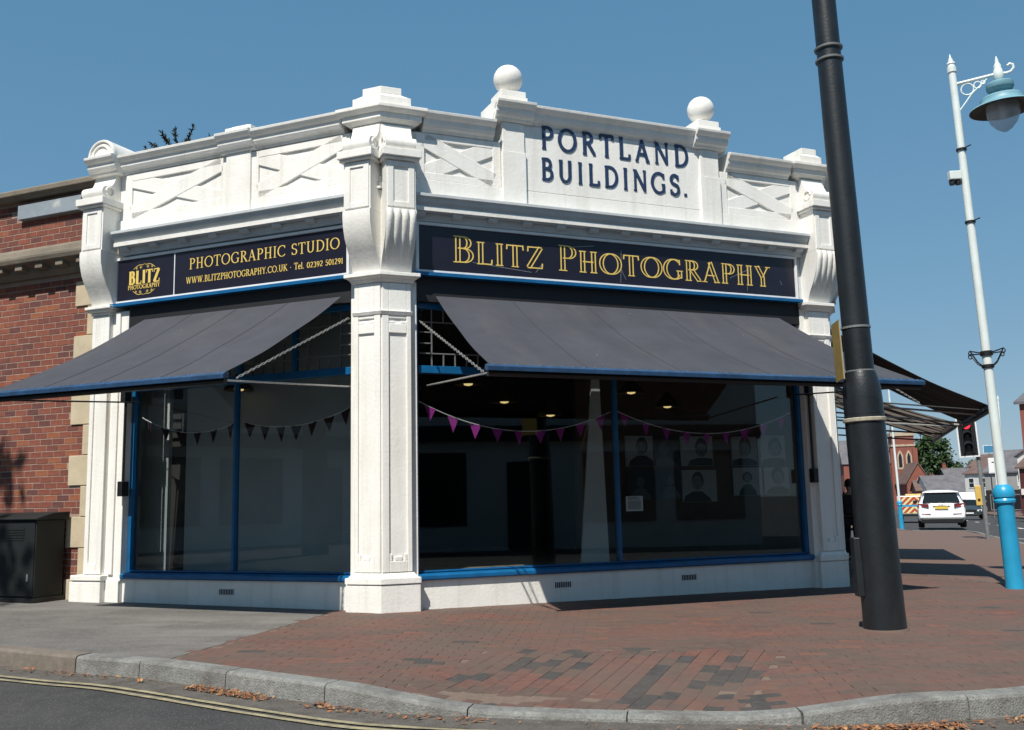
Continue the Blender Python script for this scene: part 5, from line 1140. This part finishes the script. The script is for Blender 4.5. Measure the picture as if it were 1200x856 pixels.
rect(dk, 'number_plate', [(-.26, 2.14, .40), (.26, 2.14, .40), (.26, 2.15, .51), (-.26, 2.15, .51)], 'frame', W0, .012); rect(dk, 'grille', [(-.40, 2.115, .56), (.40, 2.115, .56), (.38, 2.12, .67), (-.38, 2.12, .67)], 'iron', W0, .012)

W0 = TR(47.6, 103, -1.38, rad(157))
wv = thing('white_van', 'white van far up the road behind the dark car', 'van', W0)
def vsec(w, zb, zr): return [(w*.85, zb), (w, zb+.15), (w, 1.1), (w*.97, 1.3), (w*.9, zr-.1), (w*.8, zr), (.0001, zr+.02)]
q = car_body([(-2.6, vsec(.95, .35, 2.15)), (-2.5, vsec(.99, .3, 2.3)), (1.0, vsec(.99, .3, 2.3)), (1.6, vsec(.99, .3, 1.75)), (2.2, vsec(.97, .3, 1.22)), (2.6, vsec(.9, .35, .95))]); q.build('body', M['carwhite'], wv, W0, smooth=True)
rect(wv, 'windscreen', [(-.82, 1.72, 1.36), (.82, 1.72, 1.36), (.72, 1.18, 2.05), (-.72, 1.18, 2.05)], 'carglass', W0, .03)
for sx in (-1, 1):
    for y in (-1.7, 1.7): wheel(wv, sx*.88, y, W0, .33, .22)
    rect(wv, 'headlight', [(sx*.84, 2.5, .80), (sx*.55, 2.6, .80), (sx*.55, 2.58, .96), (sx*.84, 2.45, .98)], 'rim', W0, .03)
rect(wv, 'number_plate', [(-.26, 2.64, .45), (.26, 2.64, .45), (.26, 2.65, .56), (-.26, 2.65, .56)], 'frame', W0, .012)

W0 = TR(25.35, 62, -.78, rad(-22.4))
cvn = thing('chevron_van', 'service van with red and yellow chevrons across its tail, parked beyond the white car', 'van', W0)
q = MB(); q.plan([(-1.0, 0), (1.0, 0), (1.0, 4.2), (-1.0, 4.2)], .42, 1.62); q.build('body', M['carwhite'], cvn, W0, bev=.05)
q = MB(); q.plan([(-1.0, 4.22), (1.0, 4.22), (.95, 5.6), (-.95, 5.6)], .42, 1.3); q.build('cab', M['carwhite'], cvn, W0, bev=.06)
q = MB(); q.box(-.97, .97, -.012, -.002, .52, 1.58); pnl = q.build('rear_panel', M['chevy'], cvn, W0)
def clip(pts, z0, z1):
    for lim, sg in ((z0, 1), (z1, -1)):
        out = []
        for i in range(len(pts)):
            a, b = pts[i-1], pts[i]; ia, ib = sg*(a[1]-lim) >= 0, sg*(b[1]-lim) >= 0
            if ia != ib: t = (lim-a[1])/(b[1]-a[1]); out.append((a[0]+(b[0]-a[0])*t, lim))
            if ib: out.append(b)
        pts = out
        if len(pts) < 3: return None
    return pts
for lo, hi in ((.54, .94), (1.06, 1.56)):
    for k in range(-3, 7):
        for mir in (1, -1):
            z = .1+k*.36; pts = clip([(mir*.0, z+.95), (mir*.96, z), (mir*.96, z+.18), (mir*.0, z+1.13)], lo, hi)
            if pts: q = MB(); q.loft([[Vector((x, -.013, zz)) for x, zz in pts], [Vector((x, -.017, zz)) for x, zz in pts]]); q.build('chevron', M['chevr'], pnl, W0)
q = MB(); q.box(-.97, .97, -.02, -.0125, .945, 1.055); q.build('centre_band', M['lampblue'], pnl, W0)
q = MB(); q.box(-1.0, 1.0, -.12, .0, .34, .50); q.build('bumper', M['iron'], cvn, W0, bev=.02)
q = MB(); q.box(-.5, .5, .3, .6, 1.63, 1.74); q.build('light_bar', M['btnyel'], cvn, W0, bev=.03)
for sx in (-1, 1):
    for y in (.8, 4.7): wheel(cvn, sx*.86, y, W0, .34, .24)
    rect(cvn, 'tail_light', [(sx*.99, -.02, .52), (sx*.90, -.02, .52), (sx*.90, -.02, .92), (sx*.99, -.02, .92)], 'tail', W0, .01)

# ------------------------------------------------------------------ person with a backpack, walking away by the wall
def skin(name, verts, edges, radii, m, parent, W0, root=0, sub=1):
    me = bpy.data.meshes.new(name); me.from_pydata(verts, edges, []); o = bpy.data.objects.new(name, me); link(o, parent, W0); me.materials.append(m)
    s = o.modifiers.new('skin', 'SKIN'); s.use_smooth_shade = True
    for i, v in enumerate(me.skin_vertices[0].data): v.radius = (radii[i], radii[i]) if not isinstance(radii[i], tuple) else radii[i]; v.use_root = (i == root)
    if sub: b = o.modifiers.new('sub', 'SUBSURF'); b.levels = sub; b.render_levels = sub
    return o
W0 = TR(6.06, 17.65, -.125, rad(-19)) @ Matrix.Scale(.83, 4)
pe = thing('person', 'person in dark clothes walking away, partly hidden behind the black pole', 'person', W0)
V = [(0, 0, .92), (0, 0, 1.12), (0, .01, 1.34), (0, .015, 1.46), (0, .02, 1.54), (-.09, 0, .88), (-.10, .10, .50), (-.10, .02, .09), (-.10, .13, .04), (.09, 0, .88), (.10, -.06, .50), (.10, -.28, .14), (.10, -.18, .05),
     (-.17, .01, 1.38), (-.23, -.03, 1.12), (-.22, .10, .90), (-.22, .15, .84), (.17, .01, 1.38), (.23, .06, 1.12), (.22, .20, .93), (.22, .25, .88)]
E_ = [(0, 1), (1, 2), (2, 3), (3, 4), (0, 5), (5, 6), (6, 7), (7, 8), (0, 9), (9, 10), (10, 11), (11, 12), (2, 13), (13, 14), (14, 15), (15, 16), (2, 17), (17, 18), (18, 19), (19, 20)]
Rr_ = [(.15, .11), (.14, .10), (.15, .10), .06, .052, .085, .060, .043, .040, .085, .060, .043, .040, .06, .046, .034, .038, .06, .046, .034, .038]
Vh, Eh, Rh = list(V), list(E_), list(Rr_)
for hi_, base in ((16, Vector(V[16])), (20, Vector(V[20]))):
    d_ = (base-Vector(V[hi_-1])).normalized()
    for f in range(5):
        i = len(Vh); off = Vector((0, .018*(f-2), 0)) if f < 4 else Vector((0, .03, .03)); L = (.035, .042, .045, .04, .028)[f]
        p1 = base+off+d_*.03; p2 = p1+d_*L; p3 = p2+d_*L*.6+Vector((.012 if base.x < 0 else -.012, 0, 0)); Vh += [tuple(p1), tuple(p2), tuple(p3)]; Rh += [.0095, .0085, .007]; Eh += [(hi_, i), (i, i+1), (i+1, i+2)]
skin('body', Vh, Eh, Rh, M['skin'], pe, W0)
skin('jacket', [V[0], V[1], V[2], (0, .015, 1.43), V[13], V[14], V[15], V[17], V[18], V[19]], [(0, 1), (1, 2), (2, 3), (2, 4), (4, 5), (5, 6), (2, 7), (7, 8), (8, 9)], [(.175, .13), (.165, .125), (.175, .125), .075, .075, .06, .047, .075, .06, .047], M['jacket'], pe, W0)
skin('trousers', [V[0], V[5], V[6], V[7], V[9], V[10], V[11]], [(0, 1), (1, 2), (2, 3), (0, 4), (4, 5), (5, 6)], [(.16, .12), .10, .075, .062, .10, .075, .062], M['jeans'], pe, W0)
for p1, p2 in ((V[7], V[8]), (V[11], V[12])): skin('shoe', [tuple(Vector(p1)-Vector((0, .04, .03))), p2], [(0, 1)], [.055, .05], M['iron'], pe, W0)
q = MB(); q.lathe([(.001, 1.50), (.05, 1.51), (.068, 1.55), (.078, 1.60), (.082, 1.66), (.074, 1.71), (.045, 1.745), (.001, 1.755)], 18, (0, .035, 0)); hd = q.build('head', M['skin'], pe, W0, smooth=True)
q = MB(); q.lathe([(.086, 1.60), (.092, 1.66), (.084, 1.72), (.05, 1.765), (.001, 1.775)], 18, (0, .022, 0)); q.build('hair', M['hair'], pe, W0, smooth=True)
q = MB(); q.sphere((-.083, .035, 1.63), .02, 8, 6); q.sphere((.083, .035, 1.63), .02, 8, 6); q.lathe([(.014, .108), (.004, .135)], 8, (0, 0, 1.62), axis='Y'); q.build('ear', M['skin'], hd, W0, smooth=True)
bgk = thing('backpack', 'black backpack worn on the back of the walking person', 'bag', W0 @ Matrix.Translation((0, -.2, 1.2)))
q = MB(); q.plan([(-.15, -.25), (.15, -.25), (.17, -.13), (-.17, -.13)], .98, 1.42); q.build('bag_body', M['bag'], bgk, W0, bev=.04); q = MB(); q.plan([(-.11, -.30), (.11, -.30), (.12, -.252), (-.12, -.252)], 1.0, 1.2); q.build('pocket', M['bag'], bgk, W0, bev=.02)
for sx in (-1, 1): q = MB(); q.tube([(sx*.11, -.14, 1.40), (sx*.12, .0, 1.48), (sx*.12, .13, 1.36), (sx*.14, .08, 1.1), (sx*.14, -.13, 1.02)], .018, 6); q.build('strap', M['bag'], bgk, W0, smooth=True)
# ------------------------------------------------------------------ trees
def crown_mesh(lobes, n, size, rng, mats, name, parent, W0, shell=.55, aspect=.55):
    mb = MB(); tot = sum(r[0]*r[1]*r[2] for _, r in lobes)
    for c, r in lobes:
        k = int(n*r[0]*r[1]*r[2]/tot)
        cl = [Vector((rng.gauss(0, 1), rng.gauss(0, 1), rng.gauss(0, 1))).normalized()*rng.uniform(shell, 1.05) for _ in range(max(6, k//26))]
        for _ in range(k):
            p = rng.choice(cl)+Vector((rng.gauss(0, .13), rng.gauss(0, .13), rng.gauss(0, .13))); p = Vector((c[0]+p.x*r[0], c[1]+p.y*r[1], c[2]+p.z*r[2]))
            s = size*rng.uniform(.6, 1.4); d1 = Vector((rng.gauss(0, 1), rng.gauss(0, 1), rng.gauss(0, .7))).normalized(); d2 = d1.orthogonal().normalized(); d2 = (d2*math.cos(rng.uniform(0, 3.1))+d1.cross(d2)*math.sin(rng.uniform(0, 3.1)))*aspect
            mb.cur = rng.randrange(len(mats)); mb.quad(p-d1*s, p-d2*s, p+d1*s, p+d2*s)
    return mb.build(name, mats, parent, W0, recalc=False)
def tree(name, label, x, y, z, h, lobes, n, size, seed, mats='leaf', trunk_r=.3, group=None, cat='tree'):
    rng = random.Random(seed); W0 = TR(x, y, z); t = thing(name, label, cat, W0, group)
    q = MB(); top = h*.75; q.tube([(0, 0, -.3), (rng.uniform(-.1, .1), 0, h*.25), (rng.uniform(-.3, .3), rng.uniform(-.3, .3), h*.5), (0, 0, top)], [trunk_r*1.15, trunk_r, trunk_r*.7, trunk_r*.2], 9)
    for c, r in lobes:
        a = Vector((0, 0, h*rng.uniform(.25, .5))); b = Vector(c); m_ = a.lerp(b, .5)+Vector((0, 0, -.1*h*rng.random())); q.tube([a, m_, b], [trunk_r*.45, trunk_r*.3, trunk_r*.08], 6)
        for _ in range(3):
            e = b+Vector((rng.uniform(-.7, .7)*r[0], rng.uniform(-.7, .7)*r[1], rng.uniform(-.3, .7)*r[2])); q.tube([m_.lerp(b, .5), e], [trunk_r*.14, trunk_r*.03], 5)
    q.build('trunk', M['bark'], t, W0, smooth=True); crown_mesh(lobes, n, size, rng, M[mats], 'crown', t, W0); return t
tree('street_tree', 'leafy street tree across the side road, outside the left edge of the photo', -12.9, 3.3, .0, 11.5, [((1.2, .8, 8.6), (2.6, 2.6, 2.2)), ((3.1, 2.3, 9.6), (1.5, 1.5, 1.3)), ((-1.5, -.5, 8.2), (2.2, 2.2, 1.9)), ((.5, -1.5, 10.4), (2.0, 2.0, 1.6)), ((2.2, 3.4, 7.6), (1.3, 1.2, 1.0))], 5200, .13, 4, trunk_r=.28)
# dark needled tree top behind the parapet
rng = random.Random(9); W0 = TR(-7.75, 22, -.1); ft = thing('monkey_puzzle_tree', 'dark spiky needled tree top just showing over the left parapet', 'tree', W0)
q = MB(); q.tube([(0, 0, -.3), (.1, 0, 4), (0, 0, 9.55)], [.22, .16, .05], 8); q.build('trunk', M['bark'], ft, W0, smooth=True)
mb = MB(); bm_ = MB()
for k in range(30):
    a = rng.uniform(0, 6.28); z = 8.15+k*.052; L = rng.uniform(.7, 1.35)*(1-.012*k); d_ = Vector((math.cos(a), math.sin(a)*.8, 0)); pth = [Vector((0, 0, z))+d_*L*u+Vector((0, 0, .42*u*u*L)) for u in (0, .35, .7, 1)]
    bm_.tube(pth, [.03, .025, .018, .01], 5)
    for _ in range(85):
        u = rng.random(); i = min(2, int(u*3)); p = pth[i].lerp(pth[i+1], u*3-i); dd = (d_*.7+Vector((rng.gauss(0, .7), rng.gauss(0, .7), rng.gauss(.25, .6)))).normalized(); s = rng.uniform(.07, .15); w_ = dd.orthogonal().normalized()*.018
        mb.cur = rng.randrange(3); mb.quad(p, p+dd*s*.4+w_, p+dd*s, p+dd*s*.4-w_)
bm_.build('branch', M['bark'], ft, W0, smooth=True); mb.build('crown', M['fir'], ft, W0, recalc=False)

def lobeset(rng, w, h0, h1, n, r): return [((rng.uniform(-w, w), rng.uniform(-w, w), rng.uniform(h0, h1)), (r*rng.uniform(.8, 1.2), r*rng.uniform(.8, 1.2), r*rng.uniform(.8, 1.2))) for _ in range(n)]
rg = random.Random(21)
tree('broadleaf_tree', 'big dark green tree behind the church, left of the white car', 95.2, 220, -2.6, 19, [((0, 0, 12.6), (3.6, 3.6, 4.0)), ((-1.9, 0, 8), (3.4, 3.4, 4)), ((2.6, 0, 8), (3.2, 3, 3.6)), ((-.5, 0, 4), (4, 4, 3.6)), ((3.4, 0, 4.0), (3, 3, 3.4)), ((-3.6, 0, 11), (2.6, 2.6, 3.4))], 15000, .36, 31, trunk_r=.5, group='trees beyond the church')
for (x, y, h, w, lb) in ((112.5, 262, 8.0, 3.4, 'low rounded tree right of the big dark tree'), (118.5, 264, 11, 3.6, 'rounded tree over the dark slate roof'), (124, 262, 10.4, 3.4, 'tree behind the traffic light')):
    tree('broadleaf_tree', lb, x, y, -3, h*1.2, lobeset(rg, w*.6, h*.4, h*.92, 6, w*.75), 3200, .32, int(x), trunk_r=.4, group='trees beyond the church')

# ------------------------------------------------------------------ far buildings
def win(t, W0, x, z, w, h, y=0.0, frame='frame', pane='darkpane', sash=True):
    q = MB(); f = min(.12, w*.12); q.box(x-w/2, x-w/2+f, y-.05, y, z, z+h); q.box(x+w/2-f, x+w/2, y-.05, y, z, z+h); q.box(x-w/2+f, x+w/2-f, y-.05, y, z, z+f); q.box(x-w/2+f, x+w/2-f, y-.05, y, z+h-f, z+h)
    if sash: q.box(x-w/2+f, x+w/2-f, y-.045, y, z+h*.5-f*.3, z+h*.5+f*.3)
    wf = q.build('window', M[frame], t, W0); q = MB(); q.box(x-w/2+f, x+w/2-f, y-.03, y-.012, z+f, z+h-f); q.build('pane', M[pane], wf, W0)
def house(name, label, W0, w, d, h, rh, wall, roof, wins, gable='x', door=None, chim=(), cat='building', group=None):
    """front face at y=0 looking towards -y, x across"""
    t = thing(name, label, cat, W0, group)
    q = MB()
    if gable == 'y': q.loft([[Vector((x, y, z)) for x, z in ((-w/2, -1.5), (w/2, -1.5), (w/2, h), (0, h+rh), (-w/2, h))] for y in (0, d)])
    else: q.loft([[Vector((x, y, z)) for y, z in ((0, -1.5), (d, -1.5), (d, h), (d/2, h+rh), (0, h))] for x in (-w/2, w/2)])
    q.build('wall', M[wall], t, W0)
    q = MB(); e = .25; tk = .16
    if gable == 'y':
        for s in (-1, 1):
            q.loft([[Vector((x, y, z)) for x, z in ((s*(w/2+e), h-rh*2*e/w+.02), (0, h+rh+.02), (0, h+rh+tk+.02), (s*(w/2+e), h-rh*2*e/w+tk+.02))] for y in (-e, d+e)])
    else:
        for y0, s in ((0, -1), (d, 1)):
            q.loft([[Vector((x, y, z)) for y, z in ((y0+s*e, h-rh*2*e/d+.02), (d/2, h+rh+.02), (d/2, h+rh+tk+.02), (y0+s*e, h-rh*2*e/d+tk+.02))] for x in (-w/2-e, w/2+e)])
    rf = q.build('roof', M[roof], t, W0)
    for cx, cy in chim:
        q = MB(); q.box(cx-.35, cx+.35, cy-.3, cy+.3, h, h+rh+1.0); q.box(cx-.4, cx+.4, cy-.35, cy+.35, h+rh+1.0, h+rh+1.12); c = q.build('chimney', M['farbrick'], rf, W0); q = MB()
        for k in (-.18, .18): q.lathe([(.1, h+rh+1.12), (.08, h+rh+1.5)], 8, (cx+k, cy, 0))
        q.build('chimney_pot', M['tile'], c, W0)
    for a in wins: win(t, W0, *a)
    if door: q = MB(); q.box(door[0]-.45, door[0]+.45, -.06, .0, -.6, door[1]); q.build('door', M['timber'], t, W0)
    return t

# church
W0 = TR(81.6, 203, -2.4, rad(-12)); ch = thing('church', 'red brick church with a square tower and pale stone windows behind the white lamp column', 'church', W0)
q = MB(); q.box(-2.2, 2.2, 0, 4.4, -1, 15.2); q.build('tower', M['farbrick'], ch, W0)
q = MB(); q.box(-2.35, 2.35, -.15, 4.55, 13.0, 13.4); q.box(-2.4, 2.4, -.2, 4.6, 15.2, 15.9); q.build('tower_band', M['stonewarm'], ch, W0)
for sx in (-1, 1):
    q = MB(); q.box(sx*2.2-.45, sx*2.2+.45, -.5, .5, -1, 12.6); q.build('buttress', M['farbrick'], ch, W0); q = MB(); q.lathe([(.5, 15.9), (.35, 17.0), (.02, 19)], 8, (sx*2.0, .2, 0)); q.build('pinnacle', M['slate'], ch, W0)
def lancet(t, W0, x, z, w, h, y):
    pts = [(x-w/2, z), (x+w/2, z), (x+w/2, z+h*.7), (x+w*.25, z+h*.9), (x, z+h), (x-w*.25, z+h*.9), (x-w/2, z+h*.7)]
    q = MB(); q.loft([[Vector((a, y, b)) for a, b in pts], [Vector((a, y-.1, b)) for a, b in pts]]); f = q.build('window', M['stonewarm'], t, W0)
    q = MB(); q.loft([[Vector((x+(a-x)*.55, y-.08, z+h*.45+(b-z-h*.45)*.75)) for a, b in pts], [Vector((x+(a-x)*.55, y-.13, z+h*.45+(b-z-h*.45)*.75)) for a, b in pts]]); q.build('pane', M['darkpane'], f, W0)
lancet(ch, W0, -.75, 8.2, 1.2, 4.0, 0); lancet(ch, W0, .95, 8.2, 1.2, 4.0, 0)
q = MB(); q.box(-12, -2.25, 1.2, 14, -1, 9.6); q.build('nave', M['farbrick'], ch, W0); q = MB(); q.loft([[Vector((x, y, z)) for y, z in ((.9, 9.6), (7.6, 15), (14.3, 9.6))] for x in (-12.3, -2.24)]); q.build('nave_roof', M['slate'], ch, W0)
for k in range(3): lancet(ch, W0, -3.9-k*2.6, 3, 1.3, 4.6, 1.2)
q = MB(); q.loft([[Vector((x, y, z)) for x, z in ((-3.6, -1), (.9, -1), (.9, 5.2), (-1.3, 9.0), (-3.6, 5.2))] for y in (-13, -.01)]); q.build('porch', M['farbrick'], ch, TR(81.6+1.6, 203, -2.4, rad(-12)))
q = MB()
for s in (-1, 1): q.loft([[Vector((x, y, z)) for x, z in ((-1.35+s*2.55, 4.9), (-1.35, 9.05), (-1.35, 9.35), (-1.35+s*2.55, 5.2))] for y in (-13.2, 0)])
q.build('porch_roof', M['tile'], ch, TR(81.6+1.6, 203, -2.4, rad(-12)))
lancet(ch, TR(81.6+1.6, 203, -2.4, rad(-12)), -1.2, 1.5, 1.6, 5.0, -13)
tree('broadleaf_tree', 'bushy green tree in front of the church porch', 75.2, 180, -2.2, 6, [((0, 0, 3.2), (1.6, 1.6, 2.0)), ((-1.0, .3, 2.0), (1.3, 1.3, 1.5))], 900, .25, 77, trunk_r=.15, group='trees beyond the church')

# black and white house and roofs in the distance
W0 = TR(75.9, 168, -2.05, rad(-8)); bw = house('timbered_house', 'white house with black timbers and a long grey roof behind the white car', W0, 8.6, 9, 3.0, 2.8, 'render', 'slate', [(-2.6, .9, .9, 1.3), (0, .9, .9, 1.3), (2.6, .9, .9, 1.3)], 'x')
q = MB()
for k in range(9): q.box(-4.2+k*1.03, -4.05+k*1.03, -.04, -.001, -.8, 2.9)
q.build('timber_post', M['timber'], bw, W0); q = MB(); q.box(-4.3, 4.3, -.045, -.002, 2.2, 2.35); q.build('timber_rail', M['timber'], bw, W0)
house('brick_cottage', 'small red brick cottage with a tiled roof between church and timbered house', TR(72.9, 172, -2.1, rad(-15)), 3.6, 7, 3.4, 1.7, 'farbrick', 'tile', [(-.8, 1.2, .8, 1.2), (.9, 1.2, .8, 1.2)], 'x', chim=((1.3, 3.5),))
house('slate_roof_house', 'house with a dark slate roof above and behind the timbered house', TR(99.5, 210, -2.5, rad(-10)), 11, 10, 5.6, 2.9, 'rendergrey', 'slate', [(-3, 3.0, 1.2, 1.5), (0, 3.0, 1.2, 1.5)], 'x', chim=((-5.0, 5),))
house('white_cafe', 'narrow white fronted building beyond the traffic light', TR(67.2, 141, -1.75, rad(-70)), 5, 5, 5.3, 1.2, 'render', 'tile', [(-1.3, 3.2, 1.1, 1.5), (1.3, 3.2, 1.1, 1.5), (-1.2, .4, 1.6, 1.6), (1.2, .4, 1.6, 1.8)], 'x')
house('cream_house', 'cream house with a tiled roof above the white fronted building', TR(77.0, 160, -1.9, rad(-75)), 6, 5, 7.0, 1.8, 'cream', 'tile', [(-2, 4, 1.1, 1.5), (1.4, 4, 1.1, 1.5)], 'x')
# shops down the right-hand side of the road
t = house('gabled_shop', 'white gabled building over dark shopfronts on the right of the road', TR(53.2, 95, -1.25, rad(-50)), 7.6, 9, 5.7, 2.3, 'render', 'slate', [(-2.5, 3.7, 1.2, 1.5), (-.3, 3.7, 1.2, 1.5), (2.2, 3.7, 1.2, 1.5)], 'y')
W0 = TR(53.2, 95, -1.25, rad(-50))
q = MB(); q.box(-3.75, 3.75, -.25, -.001, -.8, 2.4); q.build('shopfront', M['maroon'], t, W0); q = MB(); q.box(-3.75, 3.75, -.3, -.002, 2.42, 3.1); q.build('fascia', M['render'], t, W0)
for k in range(3): win(t, W0, -2.5+k*2.5, .0, 1.9, 2.0, -.25, 'timber', 'darkpane', False)
t = house('dark_shop', 'dark fronted shop row between the white post and the gabled building', TR(60.9, 112, -1.4, rad(-55)), 14, 9, 4.6, 2.6, 'rendergrey', 'slate', [(-5+k*2.5, 2.9, 1.1, 1.4) for k in range(5)], 'x', chim=((-3, 4.5), (4, 4.5)))
W0 = TR(60.9, 112, -1.4, rad(-55)); q = MB(); q.box(-6.9, 6.9, -.2, -.001, -.8, 2.5); q.build('shopfront', M['timber'], t, W0)
for k in range(5): win(t, W0, -5.4+k*2.7, .1, 2.0, 1.9, -.2, 'grey', 'darkpane', False)
t = house('maroon_shop', 'maroon shop with a tiled roof and white window at the right edge', TR(45.5, 78.5, -1.1, rad(-48)), 9, 8, 4.0, 1.5, 'maroon', 'tile', [(-2.7, 2.35, 1.3, 1.35), (.2, 2.35, 1.3, 1.35), (2.8, 2.35, 1.3, 1.35)], 'x')
W0 = TR(45.5, 78.5, -1.1, rad(-48)); q = MB(); q.box(-4.4, 4.4, -.2, -.001, 1.75, 2.25); q.build('fascia', M['render'], t, W0)
for k in range(3): win(t, W0, -2.9+k*2.8, -.1, 2.0, 1.7, -.02, 'timber', 'darkpane', False)
t = house('tall_brick_building', 'tall dark red brick wall cut off by the right edge of the photo', TR(34.0, 54.6, -.72, rad(-40)), 9.6, 9, 6.9, 1.2, 'farbrick', 'slate', [(-3.4, 3.9, 1.1, 1.8), (-1, 3.9, 1.1, 1.8), (-3.2, .6, 1.6, 1.8), (0, .6, 1.6, 1.8)], 'x')
def signpost(x, y, z, zs, w, h, m, label):
    W0 = TR(x, y, z, rad(-24)); t = thing('road_sign', label, 'sign', W0); q = MB(); q.lathe([(.045, -.1), (.045, zs+h*.9)], 10); q.build('post', M['grey'], t, W0, smooth=True)
    q = MB(); q.box(-w/2, w/2, -.07, -.05, zs, zs+h); q.build('sign_face', M[m], t, W0); q = MB(); f = .05; q.box(-w/2-f, w/2+f, -.049, -.046, zs-f, zs+h+f); q.build('sign_rim', M['frame'], t, W0)
    return t, W0
signpost(39.2, 80, -1.06, 5.25, .75, .55, 'signblue', 'small blue sign high on a post beyond the traffic light')
t, W0 = signpost(39.15, 79, -1.05, 3.55, .95, 1.15, 'paper', 'square white sign on a post beyond the traffic light')
q = MB(); q.box(-.28, .28, -.074, -.0705, 4.35, 4.43); q.box(-.05, .05, -.0745, -.071, 3.75, 4.34); q.build('symbol', M['iron'], t, W0)

# ------------------------------------------------------------------ terraces across the roads, seen only as reflections in the shop windows
def terrace(W0, w, label, roof='tile'):
    t = thing('shop_terrace', label, 'building', W0, 'terraces facing the corner shop')
    q = MB(); q.box(-w/2, w/2, 0, 8, -.6, 6.2); q.build('wall', M['rendermid'], t, W0); q = MB(); q.loft([[Vector((x, y, z)) for y, z in ((-.3, 6.21), (4, 8.4), (8.3, 6.21))] for x in (-w/2, w/2)]); q.build('roof', M[roof], t, W0)
    n = int(w/2.6)
    for k in range(n):
        x = -w/2+1.5+k*2.6; win(t, W0, x, 3.9, 1.1, 1.6)
        if k % 3 == 2: q = MB(); q.box(x-.5, x+.5, -.06, -.001, -.1, 2.2); q.build('door', M['timber'], t, W0)
        else: win(t, W0, x, .55, 2.0, 1.9, 0, 'timber', 'darkpane', False)
    q = MB(); q.box(-w/2, w/2, -.25, -.001, 2.75, 3.15); q.build('fascia', M['timber'], t, W0)
terrace(TR(9.6, -1.0, -.1, rad(180+34)), 17, 'white terrace of shops across the main street behind the camera, only reflected in the glass')
terrace(TR(-18.5, 2.5, 0, rad(90)), 20, 'white terrace across the side road to the left, only reflected in the glass', 'slate')
